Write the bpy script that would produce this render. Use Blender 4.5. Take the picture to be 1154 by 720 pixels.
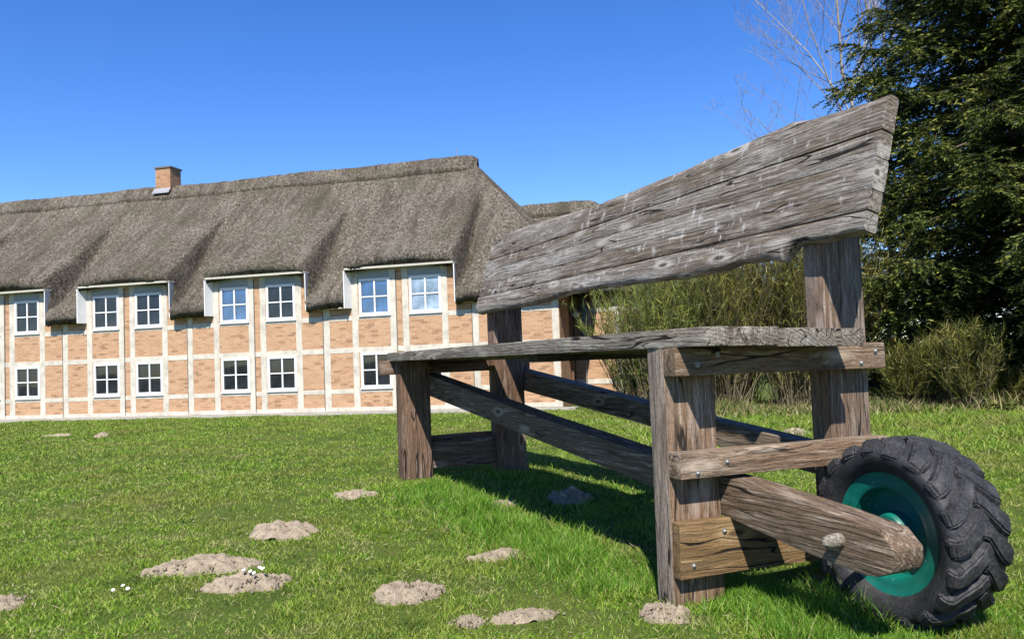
import bpy, bmesh, math, random
import numpy as np
from mathutils import Vector, Matrix, Euler

random.seed(7)
RNG = np.random.default_rng(11)
for o in list(bpy.data.objects):
    bpy.data.objects.remove(o, do_unlink=True)
SC = bpy.context.scene
COL = SC.collection
R = math.radians

# ------------------------------------------------------------------ camera
PITCH, ROLL, EYE = 0.0483, -0.0382, 1.6
cam_d = bpy.data.cameras.new('camera')
cam_d.sensor_fit = 'HORIZONTAL'
cam_d.sensor_width = 36.0
cam_d.lens = 924.72 / 1154 * 36.0
cam_d.clip_start = 0.05
cam_d.clip_end = 5000
cam = bpy.data.objects.new('camera', cam_d)
COL.objects.link(cam)
fw = Vector((0, math.cos(PITCH), math.sin(PITCH)))
up = Vector((0, -math.sin(PITCH), math.cos(PITCH)))
rt = Vector((1, 0, 0))
rt2 = rt * math.cos(ROLL) + up * math.sin(ROLL)
up2 = -rt * math.sin(ROLL) + up * math.cos(ROLL)
cam.matrix_world = Matrix(((rt2.x, up2.x, -fw.x, 0), (rt2.y, up2.y, -fw.y, 0), (rt2.z, up2.z, -fw.z, EYE), (0, 0, 0, 1)))
SC.camera = cam

# ------------------------------------------------------------------ sky and sun
SUN = Vector((-0.047, -0.643, 0.764)).normalized()
world = bpy.data.worlds.new('World')
SC.world = world
world.use_nodes = True
wn = world.node_tree
wn.nodes.clear()
w_out = wn.nodes.new('ShaderNodeOutputWorld')
w_bg = wn.nodes.new('ShaderNodeBackground')
w_sky = wn.nodes.new('ShaderNodeTexSky')
w_sky.sky_type = 'NISHITA'
w_sky.sun_disc = False
w_sky.sun_elevation = math.asin(SUN.z)
w_sky.sun_rotation = math.atan2(SUN.x, SUN.y)
w_sky.altitude = 200
w_sky.air_density = 0.9
w_sky.dust_density = 0.0
w_sky.ozone_density = 3.5
w_hs = wn.nodes.new('ShaderNodeHueSaturation')
w_hs.inputs['Hue'].default_value = .514
w_hs.inputs['Saturation'].default_value = 1.29
w_hs.inputs['Value'].default_value = 1.0
wn.links.new(w_sky.outputs[0], w_hs.inputs['Color'])
wn.links.new(w_hs.outputs[0], w_bg.inputs['Color'])
w_bg.inputs['Strength'].default_value = 0.108
wn.links.new(w_bg.outputs[0], w_out.inputs[0])
sun_d = bpy.data.lights.new('sun', 'SUN')
sun_d.energy = 5.0
sun_d.angle = R(0.53)
sun_d.color = (1.0, 0.95, 0.87)
sun = bpy.data.objects.new('sun', sun_d)
COL.objects.link(sun)
sun.rotation_euler = (-SUN).to_track_quat('-Z', 'Y').to_euler()
SC.view_settings.view_transform = 'Standard'
SC.view_settings.look = 'None'
SC.view_settings.gamma = 1.0
SC.view_settings.exposure = 0.95
SC.view_settings.use_curve_mapping = False

# ------------------------------------------------------------------ helpers: noise
def _hash(ix, iy, iz, seed):
    n = (ix * 374761393 + iy * 668265263 + iz * 1442695041 + seed * 974634541).astype(np.int64) & 0x7fffffff
    n = ((n ^ (n >> 13)) * 1274126177) & 0x7fffffff
    n = n ^ (n >> 16)
    return (n & 0xffff) / 65535.0

def vnoise(x, y, z=0.0, seed=0):
    x, y, z = np.broadcast_arrays(np.asarray(x, float), np.asarray(y, float), np.asarray(z, float))
    ix, iy, iz = np.floor(x).astype(np.int64), np.floor(y).astype(np.int64), np.floor(z).astype(np.int64)
    fx, fy, fz = x - ix, y - iy, z - iz
    fx, fy, fz = (f * f * (3 - 2 * f) for f in (fx, fy, fz))
    r = 0
    for a in (0, 1):
        for b in (0, 1):
            for c in (0, 1):
                wgt = (fx if a else 1 - fx) * (fy if b else 1 - fy) * (fz if c else 1 - fz)
                r = r + wgt * _hash(ix + a, iy + b, iz + c, seed)
    return r * 2 - 1

def fbm(x, y, z=0.0, seed=0, octv=3):
    t, a = 0, 1.0
    for k in range(octv):
        t = t + a * vnoise(np.asarray(x) * 2 ** k, np.asarray(y) * 2 ** k, np.asarray(z) * 2 ** k, seed + k)
        a *= .5
    return t

# ------------------------------------------------------------------ helpers: objects
def link(name, me, mat=None, parent=None):
    if mat is not None:
        me.materials.append(mat)
    o = bpy.data.objects.new(name, me)
    COL.objects.link(o)
    if parent is not None:
        o.parent = parent
    return o

def mesh_np(name, verts, faces, mat=None, parent=None, smooth=False):
    """verts Nx3 array, faces: list of int arrays (each MxK)"""
    me = bpy.data.meshes.new(name)
    verts = np.asarray(verts, np.float32)
    me.vertices.add(len(verts))
    me.vertices.foreach_set('co', verts.ravel())
    loops, tot = [], []
    for f in faces:
        f = np.asarray(f, np.int32)
        if len(f) == 0:
            continue
        loops.append(f.ravel())
        tot.append(np.full(len(f), f.shape[1], np.int32))
    loops = np.concatenate(loops)
    tot = np.concatenate(tot)
    me.loops.add(len(loops))
    me.loops.foreach_set('vertex_index', loops)
    me.polygons.add(len(tot))
    st = np.concatenate([[0], np.cumsum(tot)[:-1]]).astype(np.int32)
    me.polygons.foreach_set('loop_start', st)
    me.polygons.foreach_set('loop_total', tot)
    if smooth:
        me.polygons.foreach_set('use_smooth', np.ones(len(tot), bool))
    me.update()
    me.validate()
    return link(name, me, mat, parent)

def bm_obj(name, bm, mat=None, parent=None, smooth=True, angle=35):
    bmesh.ops.recalc_face_normals(bm, faces=bm.faces[:])
    me = bpy.data.meshes.new(name)
    bm.to_mesh(me)
    bm.free()
    if smooth:
        for p in me.polygons:
            p.use_smooth = True
        me.set_sharp_from_angle(angle=R(angle))
    return link(name, me, mat, parent)

def empty(name, loc=(0, 0, 0), rz=0.0, parent=None):
    o = bpy.data.objects.new(name, None)
    o.empty_display_size = .2
    COL.objects.link(o)
    o.location = loc
    o.rotation_euler = (0, 0, rz)
    if parent is not None:
        o.parent = parent
    return o

def tag(o, label, cat, group=None, kind=None):
    o['label'] = label
    o['category'] = cat
    if group:
        o['group'] = group
    if kind:
        o['kind'] = kind
    return o

def setting(o, kind='structure'):
    o['kind'] = kind
    return o

def bm_box(bm, lo, hi):
    x0, y0, z0 = lo
    x1, y1, z1 = hi
    v = [bm.verts.new(p) for p in ((x0, y0, z0), (x1, y0, z0), (x1, y1, z0), (x0, y1, z0), (x0, y0, z1), (x1, y0, z1), (x1, y1, z1), (x0, y1, z1))]
    for f in ((0, 3, 2, 1), (4, 5, 6, 7), (0, 1, 5, 4), (1, 2, 6, 5), (2, 3, 7, 6), (3, 0, 4, 7)):
        bm.faces.new([v[i] for i in f])

def box(name, lo, hi, mat, parent=None, bevel=0.0):
    bm = bmesh.new()
    bm_box(bm, lo, hi)
    if bevel:
        bmesh.ops.bevel(bm, geom=bm.edges[:], offset=bevel, segments=1, affect='EDGES')
    return bm_obj(name, bm, mat, parent, smooth=False)

def bm_lathe(bm, prof, n=48, axis='y', center=(0, 0, 0), closed=False, caps=True):
    """prof: list of (axial, radius)"""
    rings = []
    cx, cy, cz = center
    for (a, r) in prof:
        ring = []
        for k in range(n):
            t = 2 * math.pi * k / n
            if axis == 'y':
                p = (cx + r * math.cos(t), cy + a, cz + r * math.sin(t))
            elif axis == 'z':
                p = (cx + r * math.cos(t), cy + r * math.sin(t), cz + a)
            else:
                p = (cx + a, cy + r * math.cos(t), cz + r * math.sin(t))
            ring.append(bm.verts.new(p))
        rings.append(ring)
    m = len(rings)
    for i in range(m if closed else m - 1):
        A, B = rings[i], rings[(i + 1) % m]
        for k in range(n):
            bm.faces.new((A[k], A[(k + 1) % n], B[(k + 1) % n], B[k]))
    if not closed and caps:
        for r_, p in ((rings[0], prof[0]), (rings[-1], prof[-1])):
            if p[1] > 1e-4:
                try:
                    bm.faces.new(r_)
                except ValueError:
                    pass

# ------------------------------------------------------------------ helpers: materials
ALB = .76          # overall reflectance scale of the painted, wooden and living surfaces
class NT:
    def __init__(self, name):
        self.m = bpy.data.materials.new(name)
        self.m.use_nodes = True
        self.t = self.m.node_tree
        self.t.nodes.clear()
        self.out = self.n('OutputMaterial')
        self.b = self.n('BsdfPrincipled')
        self.l(self.b.outputs[0], self.out.inputs[0])

    def n(self, kind, **kw):
        nd = self.t.nodes.new('ShaderNode' + kind)
        for k, v in kw.items():
            setattr(nd, k, v)
        return nd

    def l(self, a, b):
        self.t.links.new(a, b)

    def s(self, sock, val):
        if hasattr(val, 'is_linked') or hasattr(val, 'links'):
            self.l(val, sock)
        else:
            sock.default_value = val

    def math(self, op, a, b=0.0, clamp=False):
        nd = self.n('Math', operation=op)
        nd.use_clamp = clamp
        self.s(nd.inputs[0], a)
        self.s(nd.inputs[1], b)
        return nd.outputs[0]

    def vmath(self, op, a, b=(0, 0, 0), scalar=False):
        nd = self.n('VectorMath', operation=op)
        self.s(nd.inputs[0], a)
        if op == 'SCALE':
            self.s(nd.inputs['Scale'], b)
        elif op != 'LENGTH':
            self.s(nd.inputs[1], b)
        return nd.outputs['Value'] if scalar else nd.outputs[0]

    def noise(self, vec, scale=1.0, detail=4.0, rough=.55, col=False, dist=0.0):
        nd = self.n('TexNoise')
        self.l(vec, nd.inputs['Vector'])
        nd.inputs['Scale'].default_value = scale
        nd.inputs['Detail'].default_value = detail
        nd.inputs['Roughness'].default_value = rough
        nd.inputs['Distortion'].default_value = dist
        return nd.outputs['Color'] if col else nd.outputs[0]

    def ramp(self, fac, stops, interp='LINEAR'):
        nd = self.n('ValToRGB')
        nd.color_ramp.interpolation = interp
        els = nd.color_ramp.elements
        while len(els) < len(stops):
            els.new(.5)
        for e, (p, c) in zip(els, stops):
            e.position = p
            e.color = (c, c, c, 1) if isinstance(c, (int, float)) else (*c, 1)
        self.s(nd.inputs[0], fac)
        return nd.outputs[0]

    def mix(self, fac, a, b, blend='MIX'):
        nd = self.n('Mix', data_type='RGBA', blend_type=blend)
        self.s(nd.inputs[0], fac)
        for i, v in ((6, a), (7, b)):
            if isinstance(v, tuple):
                nd.inputs[i].default_value = (*v, 1) if len(v) == 3 else v
            else:
                self.l(v, nd.inputs[i])
        return nd.outputs[2]

    def obj(self):
        return self.n('TexCoord').outputs['Object']

    def pos(self):
        return self.n('NewGeometry').outputs['Position']

    def rnd_obj(self):
        return self.n('ObjectInfo').outputs['Random']

    def island(self):
        return self.n('NewGeometry').outputs['Random Per Island']

    def bump(self, h, strength=.5, dist=.01):
        nd = self.n('Bump')
        nd.inputs['Strength'].default_value = strength
        nd.inputs['Distance'].default_value = dist
        self.l(h, nd.inputs['Height'])
        self.l(nd.outputs[0], self.b.inputs['Normal'])

    def color(self, c):
        c = self.mix(1.0, c, (ALB, ALB, ALB), 'MULTIPLY')
        self.l(c, self.b.inputs['Base Color'])
        return c

    def rough(self, v):
        self.s(self.b.inputs['Roughness'], v)

    def spec(self, v):
        self.b.inputs['Specular IOR Level'].default_value = v


def plain(name, c, rough=.6, metal=0.0, spec=.5, var=.12, scale=8.0, bump=0.0):
    t = NT(name)
    n_ = t.noise(t.obj(), scale, 5)
    dk = tuple(x * (1 - var) for x in c)
    lt = tuple(min(1, x * (1 + var)) for x in c)
    t.color(t.ramp(n_, [(.3, dk), (.7, lt)]))
    t.rough(rough)
    t.spec(spec)
    t.b.inputs['Metallic'].default_value = metal
    if bump:
        t.bump(n_, bump, .01)
    return t.m


def wood(name, grey, brown, dark, ring=.024, brownness=.5, droppings=False, contrast=1.0, silver=None):
    """weathered timber, grain along local X, ring pattern on the end grain"""
    t = NT(name)
    rnd = t.rnd_obj()
    co = t.obj()
    offs = t.n('CombineXYZ')
    t.l(t.math('MULTIPLY', rnd, 37.0), offs.inputs[0])
    t.l(t.math('MULTIPLY', t.math('SUBTRACT', rnd, .5), .22), offs.inputs[1])
    t.l(t.math('MULTIPLY', t.math('SUBTRACT', t.math('FRACT', t.math('MULTIPLY', rnd, 7.31)), .5), .16), offs.inputs[2])
    p = t.vmath('ADD', co, offs.outputs[0])
    vo = t.n('TexVoronoi', feature='F1')
    t.l(t.vmath('MULTIPLY', p, (1.35, 4.4, 4.4)), vo.inputs['Vector'])
    vo.inputs['Scale'].default_value = 1.0
    swirl = t.ramp(vo.outputs['Distance'], [(.0, 1.0), (.12, .62), (.42, 0.0)], 'EASE')
    ps = t.vmath('MULTIPLY', p, (.7, 3.2, 3.2))
    warp = t.vmath('SCALE', t.vmath('SUBTRACT', t.noise(ps, 1.0, 2, col=True), (.5, .5, .5)), .065)
    warp2 = t.vmath('SCALE', t.vmath('SUBTRACT', t.noise(t.vmath('MULTIPLY', p, (4, 13, 13)), 1.0, 2, col=True), (.5, .5, .5)), .014)
    bend = t.n('CombineXYZ')
    t.l(t.math('MULTIPLY', swirl, .028), bend.inputs[1])
    t.l(t.math('MULTIPLY', swirl, -.026), bend.inputs[2])
    pw = t.vmath('ADD', t.vmath('ADD', t.vmath('ADD', p, warp), warp2), bend.outputs[0])
    q = t.vmath('MULTIPLY', pw, (.02, 1, 1))
    r_ = t.vmath('LENGTH', q, scalar=True)
    rings = t.math('FRACT', t.math('DIVIDE', r_, ring))
    ringdark = t.ramp(rings, [(0, .0), (.5, .12), (.84, 1.0), (.92, .8), (1.0, 0.0)])
    fib = t.noise(t.vmath('MULTIPLY', pw, (6.0, 105, 105)), 1.0, 3, .7)
    fib2 = t.noise(t.vmath('MULTIPLY', pw, (2.2, 34, 34)), 1.0, 4, .7)
    speck = t.noise(p, 60, 3, .7)
    big = t.noise(t.vmath('MULTIPLY', p, (.9, 4.5, 4.5)), 1.0, 4, .6)
    big = t.math('ADD', big, t.math('MULTIPLY', t.math('SUBTRACT', t.math('FRACT', t.math('MULTIPLY', rnd, 13.7)), .5), .16))
    bfac = t.ramp(big, [(.5 - .25 * brownness - .08, 1.0), (.8 - .35 * brownness, .0)])
    bfac = t.math('SUBTRACT', 1.0, bfac)
    if silver:
        vt = t.n('VectorTransform', vector_type='NORMAL', convert_from='WORLD', convert_to='OBJECT')
        t.l(t.n('NewGeometry').outputs['Normal'], vt.inputs[0])
        dt = t.vmath('DOT_PRODUCT', vt.outputs[0], silver, scalar=True)
        bfac = t.math('MULTIPLY', bfac, t.math('SUBTRACT', 1.0, t.math('MULTIPLY', dt, .8, True)))
    c1 = t.mix(bfac, grey, brown)
    c2 = t.mix(t.math('MULTIPLY', ringdark, .5 * contrast, True), c1, dark)
    c3 = t.mix(t.ramp(fib, [(.38, .8 * contrast), (.51, 0.0)]), c2, dark)
    lt = tuple(min(.62, g * 1.55) for g in grey)
    c4 = t.mix(t.ramp(fib2, [(.53, 0.0), (.68, .6)]), c3, lt)
    c4 = t.mix(t.ramp(fib2, [(.30, .5), (.42, 0.0)]), c4, dark)
    c4 = t.mix(t.ramp(speck, [(.34, .4), (.5, 0.0)]), c4, dark)
    # long drying cracks
    crk = t.noise(t.vmath('MULTIPLY', pw, (.8, 12, 12)), 1.0, 1, .3)
    crack = t.ramp(t.math('ABSOLUTE', t.math('SUBTRACT', crk, .5)), [(.0, 1.0), (.008, .9), (.017, .0)])
    crackm = t.math('MULTIPLY', crack, t.ramp(t.noise(t.vmath('MULTIPLY', p, (1.3, 3, 3)), 1.0, 2), [(.46, 0.0), (.54, 1.0)]))
    c5 = t.mix(crackm, c4, (.012, .010, .008))
    # knots with a pale collar
    kn = t.ramp(vo.outputs['Distance'], [(.0, 1.0), (.06, .85), (.095, .2), (.13, .0)])
    halo = t.ramp(vo.outputs['Distance'], [(.08, 0.0), (.14, .55), (.27, 0.0)])
    c6 = t.mix(halo, c5, lt)
    c6 = t.mix(t.math('MULTIPLY', kn, .85), c6, tuple(d * .9 for d in dark))
    if droppings:
        fuzz = t.vmath('ADD', co, t.vmath('SCALE', t.vmath('SUBTRACT', t.noise(co, 16, 3, col=True), (.5, .5, .5)), .045))
        n1 = t.noise(t.vmath('MULTIPLY', fuzz, (9.0, 4.2, 1)), 1.0, 2, .55)
        n2 = t.noise(t.vmath('MULTIPLY', fuzz, (13, 9, 1)), 1.0, 1, .5)
        pz = t.math('MULTIPLY', t.math('SUBTRACT', t.noise(t.vmath('MULTIPLY', co, (.8, 1.6, 1)), 1.0, 2), .5), .22)
        tex = t.ramp(t.noise(t.vmath('MULTIPLY', co, (30, 16, 1)), 1.0, 3, .6), [(.32, .15), (.55, 1.0)])
        b1 = t.ramp(t.math('ADD', n1, pz), [(.62, 0.0), (.76, .8)])
        b2 = t.ramp(t.math('ADD', n2, pz), [(.70, 0.0), (.78, .8)])
        bl = t.math('MULTIPLY', t.math('MAXIMUM', b1, b2), tex)
        c6 = t.mix(bl, c6, (.60, .58, .55))
    t.color(c6)
    t.rough(.82)
    t.spec(.25)
    h = t.math('SUBTRACT', t.math('ADD', fib, t.math('MULTIPLY', fib2, .8)), t.math('ADD', t.math('MULTIPLY', crackm, 1.2), t.math('MULTIPLY', ringdark, .25)))
    t.bump(h, .75, .012)
    return t.m


W_POST = wood('weathered_post_wood', (.36, .30, .245), (.26, .158, .09), (.06, .040, .026), brownness=.95, silver=(0, 1, 0), contrast=.9)
W_POSTT = wood('tall_post_wood', (.34, .29, .24), (.23, .15, .098), (.058, .041, .029), brownness=.8, contrast=.9)
W_POSTG = wood('red_brown_post_wood', (.27, .21, .17), (.20, .115, .07), (.05, .033, .022), brownness=.95, contrast=.9)
W_BEAM = wood('weathered_beam_wood', (.40, .325, .245), (.24, .152, .09), (.058, .038, .025), brownness=.75, contrast=.9)
W_LOW = wood('olive_brown_board_wood', (.30, .21, .11), (.215, .13, .055), (.075, .048, .022), brownness=.95, contrast=.6)
W_DARK = wood('under_seat_shade_wood', (.13, .122, .12), (.065, .055, .05), (.02, .018, .017), brownness=.5, contrast=.8)  # shade beneath the seat is put into this dark colour
W_ARM = wood('grey_arm_wood', (.35, .285, .22), (.19, .128, .08), (.05, .035, .025), brownness=.65, contrast=.9)  # toned darker overall to carry part of the shade under the bench
W_SEAT = wood('grey_seat_wood', (.38, .345, .29), (.20, .16, .12), (.045, .037, .03), brownness=.5, contrast=.9)
W_BACK = wood('silver_back_wood', (.40, .375, .335), (.195, .15, .105), (.042, .035, .028), brownness=.62, droppings=True, ring=.03, contrast=.85)


def brick_mat(name, c1, c2, mortar, ax='XZ', bw=.235, bh=.072):
    t = NT(name)
    sp = t.n('SeparateXYZ')
    t.l(t.obj(), sp.inputs[0])
    cb = t.n('CombineXYZ')
    t.l(sp.outputs[ax[0]], cb.inputs[0])
    t.l(sp.outputs[ax[1]], cb.inputs[1])
    br = t.n('TexBrick')
    t.l(cb.outputs[0], br.inputs['Vector'])
    br.inputs['Scale'].default_value = 1.0
    br.inputs['Brick Width'].default_value = bw
    br.inputs['Row Height'].default_value = bh
    br.inputs['Mortar Size'].default_value = .007
    br.inputs['Mortar Smooth'].default_value = .2
    br.inputs['Bias'].default_value = 0
    br.inputs['Color1'].default_value = (*c1, 1)
    br.inputs['Color2'].default_value = (*c2, 1)
    br.inputs['Mortar'].default_value = (*mortar, 1)
    # per-brick dark ones
    cell = t.n('TexWhiteNoise', noise_dimensions='2D')
    fl = t.n('CombineXYZ')
    row = t.math('FLOOR', t.math('DIVIDE', sp.outputs[ax[1]], bh))
    sh = t.math('MULTIPLY', t.math('MODULO', row, 2.0), .5)
    t.l(t.math('FLOOR', t.math('ADD', t.math('DIVIDE', sp.outputs[ax[0]], bw), sh)), fl.inputs[0])
    t.l(row, fl.inputs[1])
    t.l(fl.outputs[0], cell.inputs['Vector'])
    wv = cell.outputs['Value']
    c = t.mix(t.ramp(wv, [(.90, 0.0), (.93, .6)]), br.outputs['Color'], (.17, .095, .055))
    c = t.mix(t.ramp(wv, [(.08, .45), (.14, 0.0)]), c, (.58, .38, .22))
    n_ = t.noise(t.obj(), 1.1, 4)
    c = t.mix(t.ramp(n_, [(.35, .3), (.7, 0.0)]), c, (.55, .36, .22))
    n2 = t.noise(t.obj(), 30, 3)
    c = t.mix(t.ramp(n2, [(.3, .35), (.6, 0.0)]), c, (.2, .11, .06))
    t.color(c)
    t.rough(.9)
    t.spec(.2)
    t.bump(br.outputs['Fac'], -.4, .01)
    return t.m

BRICK = brick_mat('orange_tan_brick', (.42, .21, .10), (.56, .335, .185), (.50, .42, .33))
BRICK_SIDE = brick_mat('side_brick', (.42, .23, .13), (.52, .31, .18), (.55, .48, .38), ax='YZ')
BRICK_CH = brick_mat('chimney_brick', (.36, .17, .085), (.42, .22, .11), (.36, .29, .22))
BRICK_CHS = brick_mat('chimney_side_brick', (.36, .17, .085), (.42, .22, .11), (.36, .29, .22), ax='YZ')


def painted_timber():
    t = NT('limewashed_timber')
    p = t.obj()
    n1 = t.noise(p, 2.5, 5, .65)
    n2 = t.noise(t.vmath('MULTIPLY', p, (25, 25, 3)), 1.0, 4, .6)
    c = t.ramp(n1, [(.3, (.42, .385, .32)), (.52, (.60, .56, .475)), (.75, (.70, .655, .565))])
    c = t.mix(t.ramp(n2, [(.3, .45), (.5, 0.0)]), c, (.36, .33, .28))
    t.color(c)
    t.rough(.85)
    t.spec(.2)
    return t.m
TIMBER = painted_timber()
WHITE = plain('white_gloss_paint', (.80, .80, .79), .45, var=.05, scale=3)
CREAM = plain('cream_board_paint', (.50, .48, .40), .6, var=.08, scale=3)
LINTEL_SHADE = plain('eave_shade_paint', (.34, .36, .37), .7, var=.1, scale=2)  # bluish shade under the dormer eave, painted into the lintel colour
LEADFL = plain('lead_flashing', (.36, .37, .39), .5, metal=.3, var=.1)
JOINT = plain('dark_joint', (.12, .11, .10), .8)
CONC = plain('pale_concrete', (.38, .355, .30), .9, var=.15, scale=6)
STEEL = plain('galvanised_steel', (.36, .35, .34), .5, metal=.7, var=.15, scale=40)
PIPE = plain('dark_grey_pipe', (.10, .115, .13), .5, var=.1)
BROWNP = plain('rusty_brown_pipe', (.16, .08, .045), .6, var=.2)


def glass_mat(name, base, ior=1.52, rough=.03, stripes=False):
    t = NT(name)
    n_ = t.noise(t.obj(), 2.3, 3)
    dk = tuple(x * .35 for x in base)
    t.color(t.ramp(n_, [(.35, dk), (.75, base)]))
    t.rough(rough)
    t.b.inputs['IOR'].default_value = ior
    t.b.inputs['Coat Weight'].default_value = .0 if ior < 1.55 else .6
    t.b.inputs['Coat Roughness'].default_value = .02
    t.bump(t.noise(t.obj(), 1.4, 1), .06, .02)
    return t.m
GLASS = glass_mat('dark_window_glass', (.028, .032, .042))
GLASS_BLUE = glass_mat('painted_sky_glass', (.05, .14, .34), ior=1.9)  # blue base colour stands in for the sky mirrored in the pane
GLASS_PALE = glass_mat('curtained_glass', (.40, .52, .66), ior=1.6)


def thatch_mat(name='reed_thatch', k=1.0):
    t = NT(name)
    p = t.obj()
    f1 = t.noise(t.vmath('MULTIPLY', p, (13.0, 9.0, 9.0)), 1.0, 5, .75)
    f2 = t.noise(t.vmath('MULTIPLY', p, (36.0, 20.0, 20.0)), 1.0, 3, .7)
    big = t.noise(t.vmath('MULTIPLY', p, (.7, .3, .3)), 1.0, 4, .6)
    c = t.ramp(f1, [(.32, (.035, .029, .022)), (.45, (.13, .108, .082)), (.56, (.27, .235, .185)), (.68, (.50, .445, .37))])
    c = t.mix(t.ramp(f2, [(.34, .75), (.5, 0.0)]), c, (.04, .034, .027))
    c = t.mix(t.ramp(f2, [(.55, 0.0), (.72, .55)]), c, (.36, .33, .28))
    c = t.mix(t.ramp(big, [(.35, .4), (.52, 0.0)]), c, (.085, .072, .054))
    c = t.mix(t.ramp(big, [(.55, 0.0), (.72, .35)]), c, (.30, .275, .235))
    st = t.noise(t.vmath('MULTIPLY', p, (3.2, .45, .45)), 1.0, 4, .65)
    c = t.mix(t.ramp(st, [(.32, .6), (.47, 0.0)]), c, (.06, .05, .036))
    c = t.mix(t.ramp(st, [(.55, 0.0), (.7, .35)]), c, (.36, .325, .27))
    ms = t.noise(p, .5, 5, .7)
    c = t.mix(t.ramp(ms, [(.54, 0.0), (.68, .4)]), c, (.11, .105, .06))
    t.color(c)
    t.rough(.95)
    t.spec(.1)
    t.bump(t.math('ADD', f1, t.math('MULTIPLY', f2, .7)), 1.0, .10)
    return t.m
THATCH = thatch_mat()


def ground_mat():
    t = NT('mown_turf')
    p = t.pos()
    n1 = t.noise(p, .35, 5, .6)
    n2 = t.noise(p, 6.0, 5, .65)
    n3 = t.noise(p, 60.0, 3, .6)
    c = t.ramp(n1, [(.32, (.06, .10, .014)), (.5, (.095, .14, .022)), (.7, (.16, .155, .04))])
    c = t.mix(t.ramp(n2, [(.58, 0.0), (.74, .75)]), c, (.19, .15, .085))
    c = t.mix(t.ramp(n3, [(.35, .6), (.55, 0.0)]), c, (.025, .038, .012))
    t.color(c)
    t.rough(.95)
    t.spec(.1)
    t.bump(t.math('ADD', n2, n3), .6, .04)
    return t.m


def blade_mat(name, stops, patch=None, transl=.35, rough=.55):
    t = NT(name)
    c = t.ramp(t.island(), stops)
    for sc, col, amt, lo, hi in (patch or ()):
        n1 = t.noise(t.vmath('ADD', t.pos(), (sc * 7.3, sc * 3.1, 0)), sc, 4, .65)
        c = t.mix(t.ramp(n1, [(lo, 0.0), (hi, amt)]), c, col)
    c = t.color(c)
    t.rough(rough)
    t.spec(.25)
    if transl:
        tr = t.n('BsdfTranslucent')
        t.l(c, tr.inputs['Color'])
        mx = t.n('MixShader')
        mx.inputs[0].default_value = transl
        t.l(t.b.outputs[0], mx.inputs[1])
        t.l(tr.outputs[0], mx.inputs[2])
        t.l(mx.outputs[0], t.out.inputs[0])
    return t.m


def soil_mat(name, c):
    t = NT(name)
    p = t.pos()
    n1 = t.noise(p, 14, 6, .7)
    n2 = t.noise(p, 70, 4, .7)
    cc = t.ramp(n1, [(.3, tuple(x * .6 for x in c)), (.5, c), (.72, tuple(x * 1.25 for x in c))])
    cc = t.mix(t.ramp(n2, [(.34, .65), (.48, 0.0)]), cc, tuple(x * .36 for x in c))
    t.color(cc)
    t.rough(1.0)
    t.spec(.05)
    t.bump(t.math('ADD', n1, n2), .9, .03)
    return t.m

# ------------------------------------------------------------------ helpers: blades, leaves, branches
def norm(a):
    return a / np.maximum(np.linalg.norm(a, axis=-1, keepdims=True), 1e-9)

def blades(name, org, dirs, length, width, bend, mat, parent=None, side=None):
    """thin tapering two-segment blades: org Nx3, dirs Nx3 (unit), bend Nx3 offset at the tip"""
    n = len(org)
    length = np.broadcast_to(length, n)[:, None]
    width = np.broadcast_to(width, n)[:, None]
    if side is None:
        a = RNG.normal(size=(n, 3))
        side = norm(np.cross(dirs, a))
    mid = org + dirs * length * .55 + bend * .3
    tip = org + dirs * length + bend
    V = np.stack([org - side * width * .5, org + side * width * .5, mid + side * width * .42, mid - side * width * .42, tip], 1).reshape(-1, 3)
    b = np.arange(n)[:, None] * 5
    return mesh_np(name, V, [b + np.array([[0, 1, 2, 3]]), b + np.array([[3, 2, 4]])], mat, parent)

def tubes(name, segs, mat, parent=None, sides=5):
    """segs: list of (p0, p1, r0, r1)"""
    P0 = np.array([s[0] for s in segs], float)
    P1 = np.array([s[1] for s in segs], float)
    R0 = np.array([s[2] for s in segs], float)[:, None]
    R1 = np.array([s[3] for s in segs], float)[:, None]
    d = norm(P1 - P0)
    ref = np.where(np.abs(d[:, 2:3]) > .9, np.array([[1., 0, 0]]), np.array([[0, 0, 1.]]))
    a = norm(np.cross(d, ref))
    b = np.cross(d, a)
    rings0, rings1 = [], []
    for k in range(sides):
        t = 2 * math.pi * k / sides
        v = a * math.cos(t) + b * math.sin(t)
        rings0.append(P0 + v * R0)
        rings1.append(P1 + v * R1)
    V = np.stack(rings0 + rings1, 1).reshape(-1, 3)
    base = np.arange(len(segs))[:, None] * (2 * sides)
    F = [base + np.array([[k, (k + 1) % sides, sides + (k + 1) % sides, sides + k]]) for k in range(sides)]
    return mesh_np(name, V, F, mat, parent, smooth=True)

# ------------------------------------------------------------------ frames
TH = -1.1655
BO = Vector((.9638, 5.3196, 0))
BL = Vector((math.cos(TH), math.sin(TH), 0))
BW = Vector((-math.sin(TH), math.cos(TH), 0))
PHI = -0.2432
HO = Vector((-15.3004, 29.9487, 0))
HU = Vector((math.cos(PHI), math.sin(PHI), 0))
HN = Vector((-math.sin(PHI), math.cos(PHI), 0))

def bw_(a, b, z=0):
    return BO + BL * a + BW * b + Vector((0, 0, z))

def hw_(s, d, z=0):
    return HO + HU * s + HN * d + Vector((0, 0, z))

# ================================================================== GROUND
GROUND = ground_mat()
def ground_z(x, y):
    return .035 * fbm(np.asarray(x) * .35, np.asarray(y) * .35, 0, 3, 2) + .012 * vnoise(np.asarray(x) * 2.3, np.asarray(y) * 2.3, 0, 9)

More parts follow.
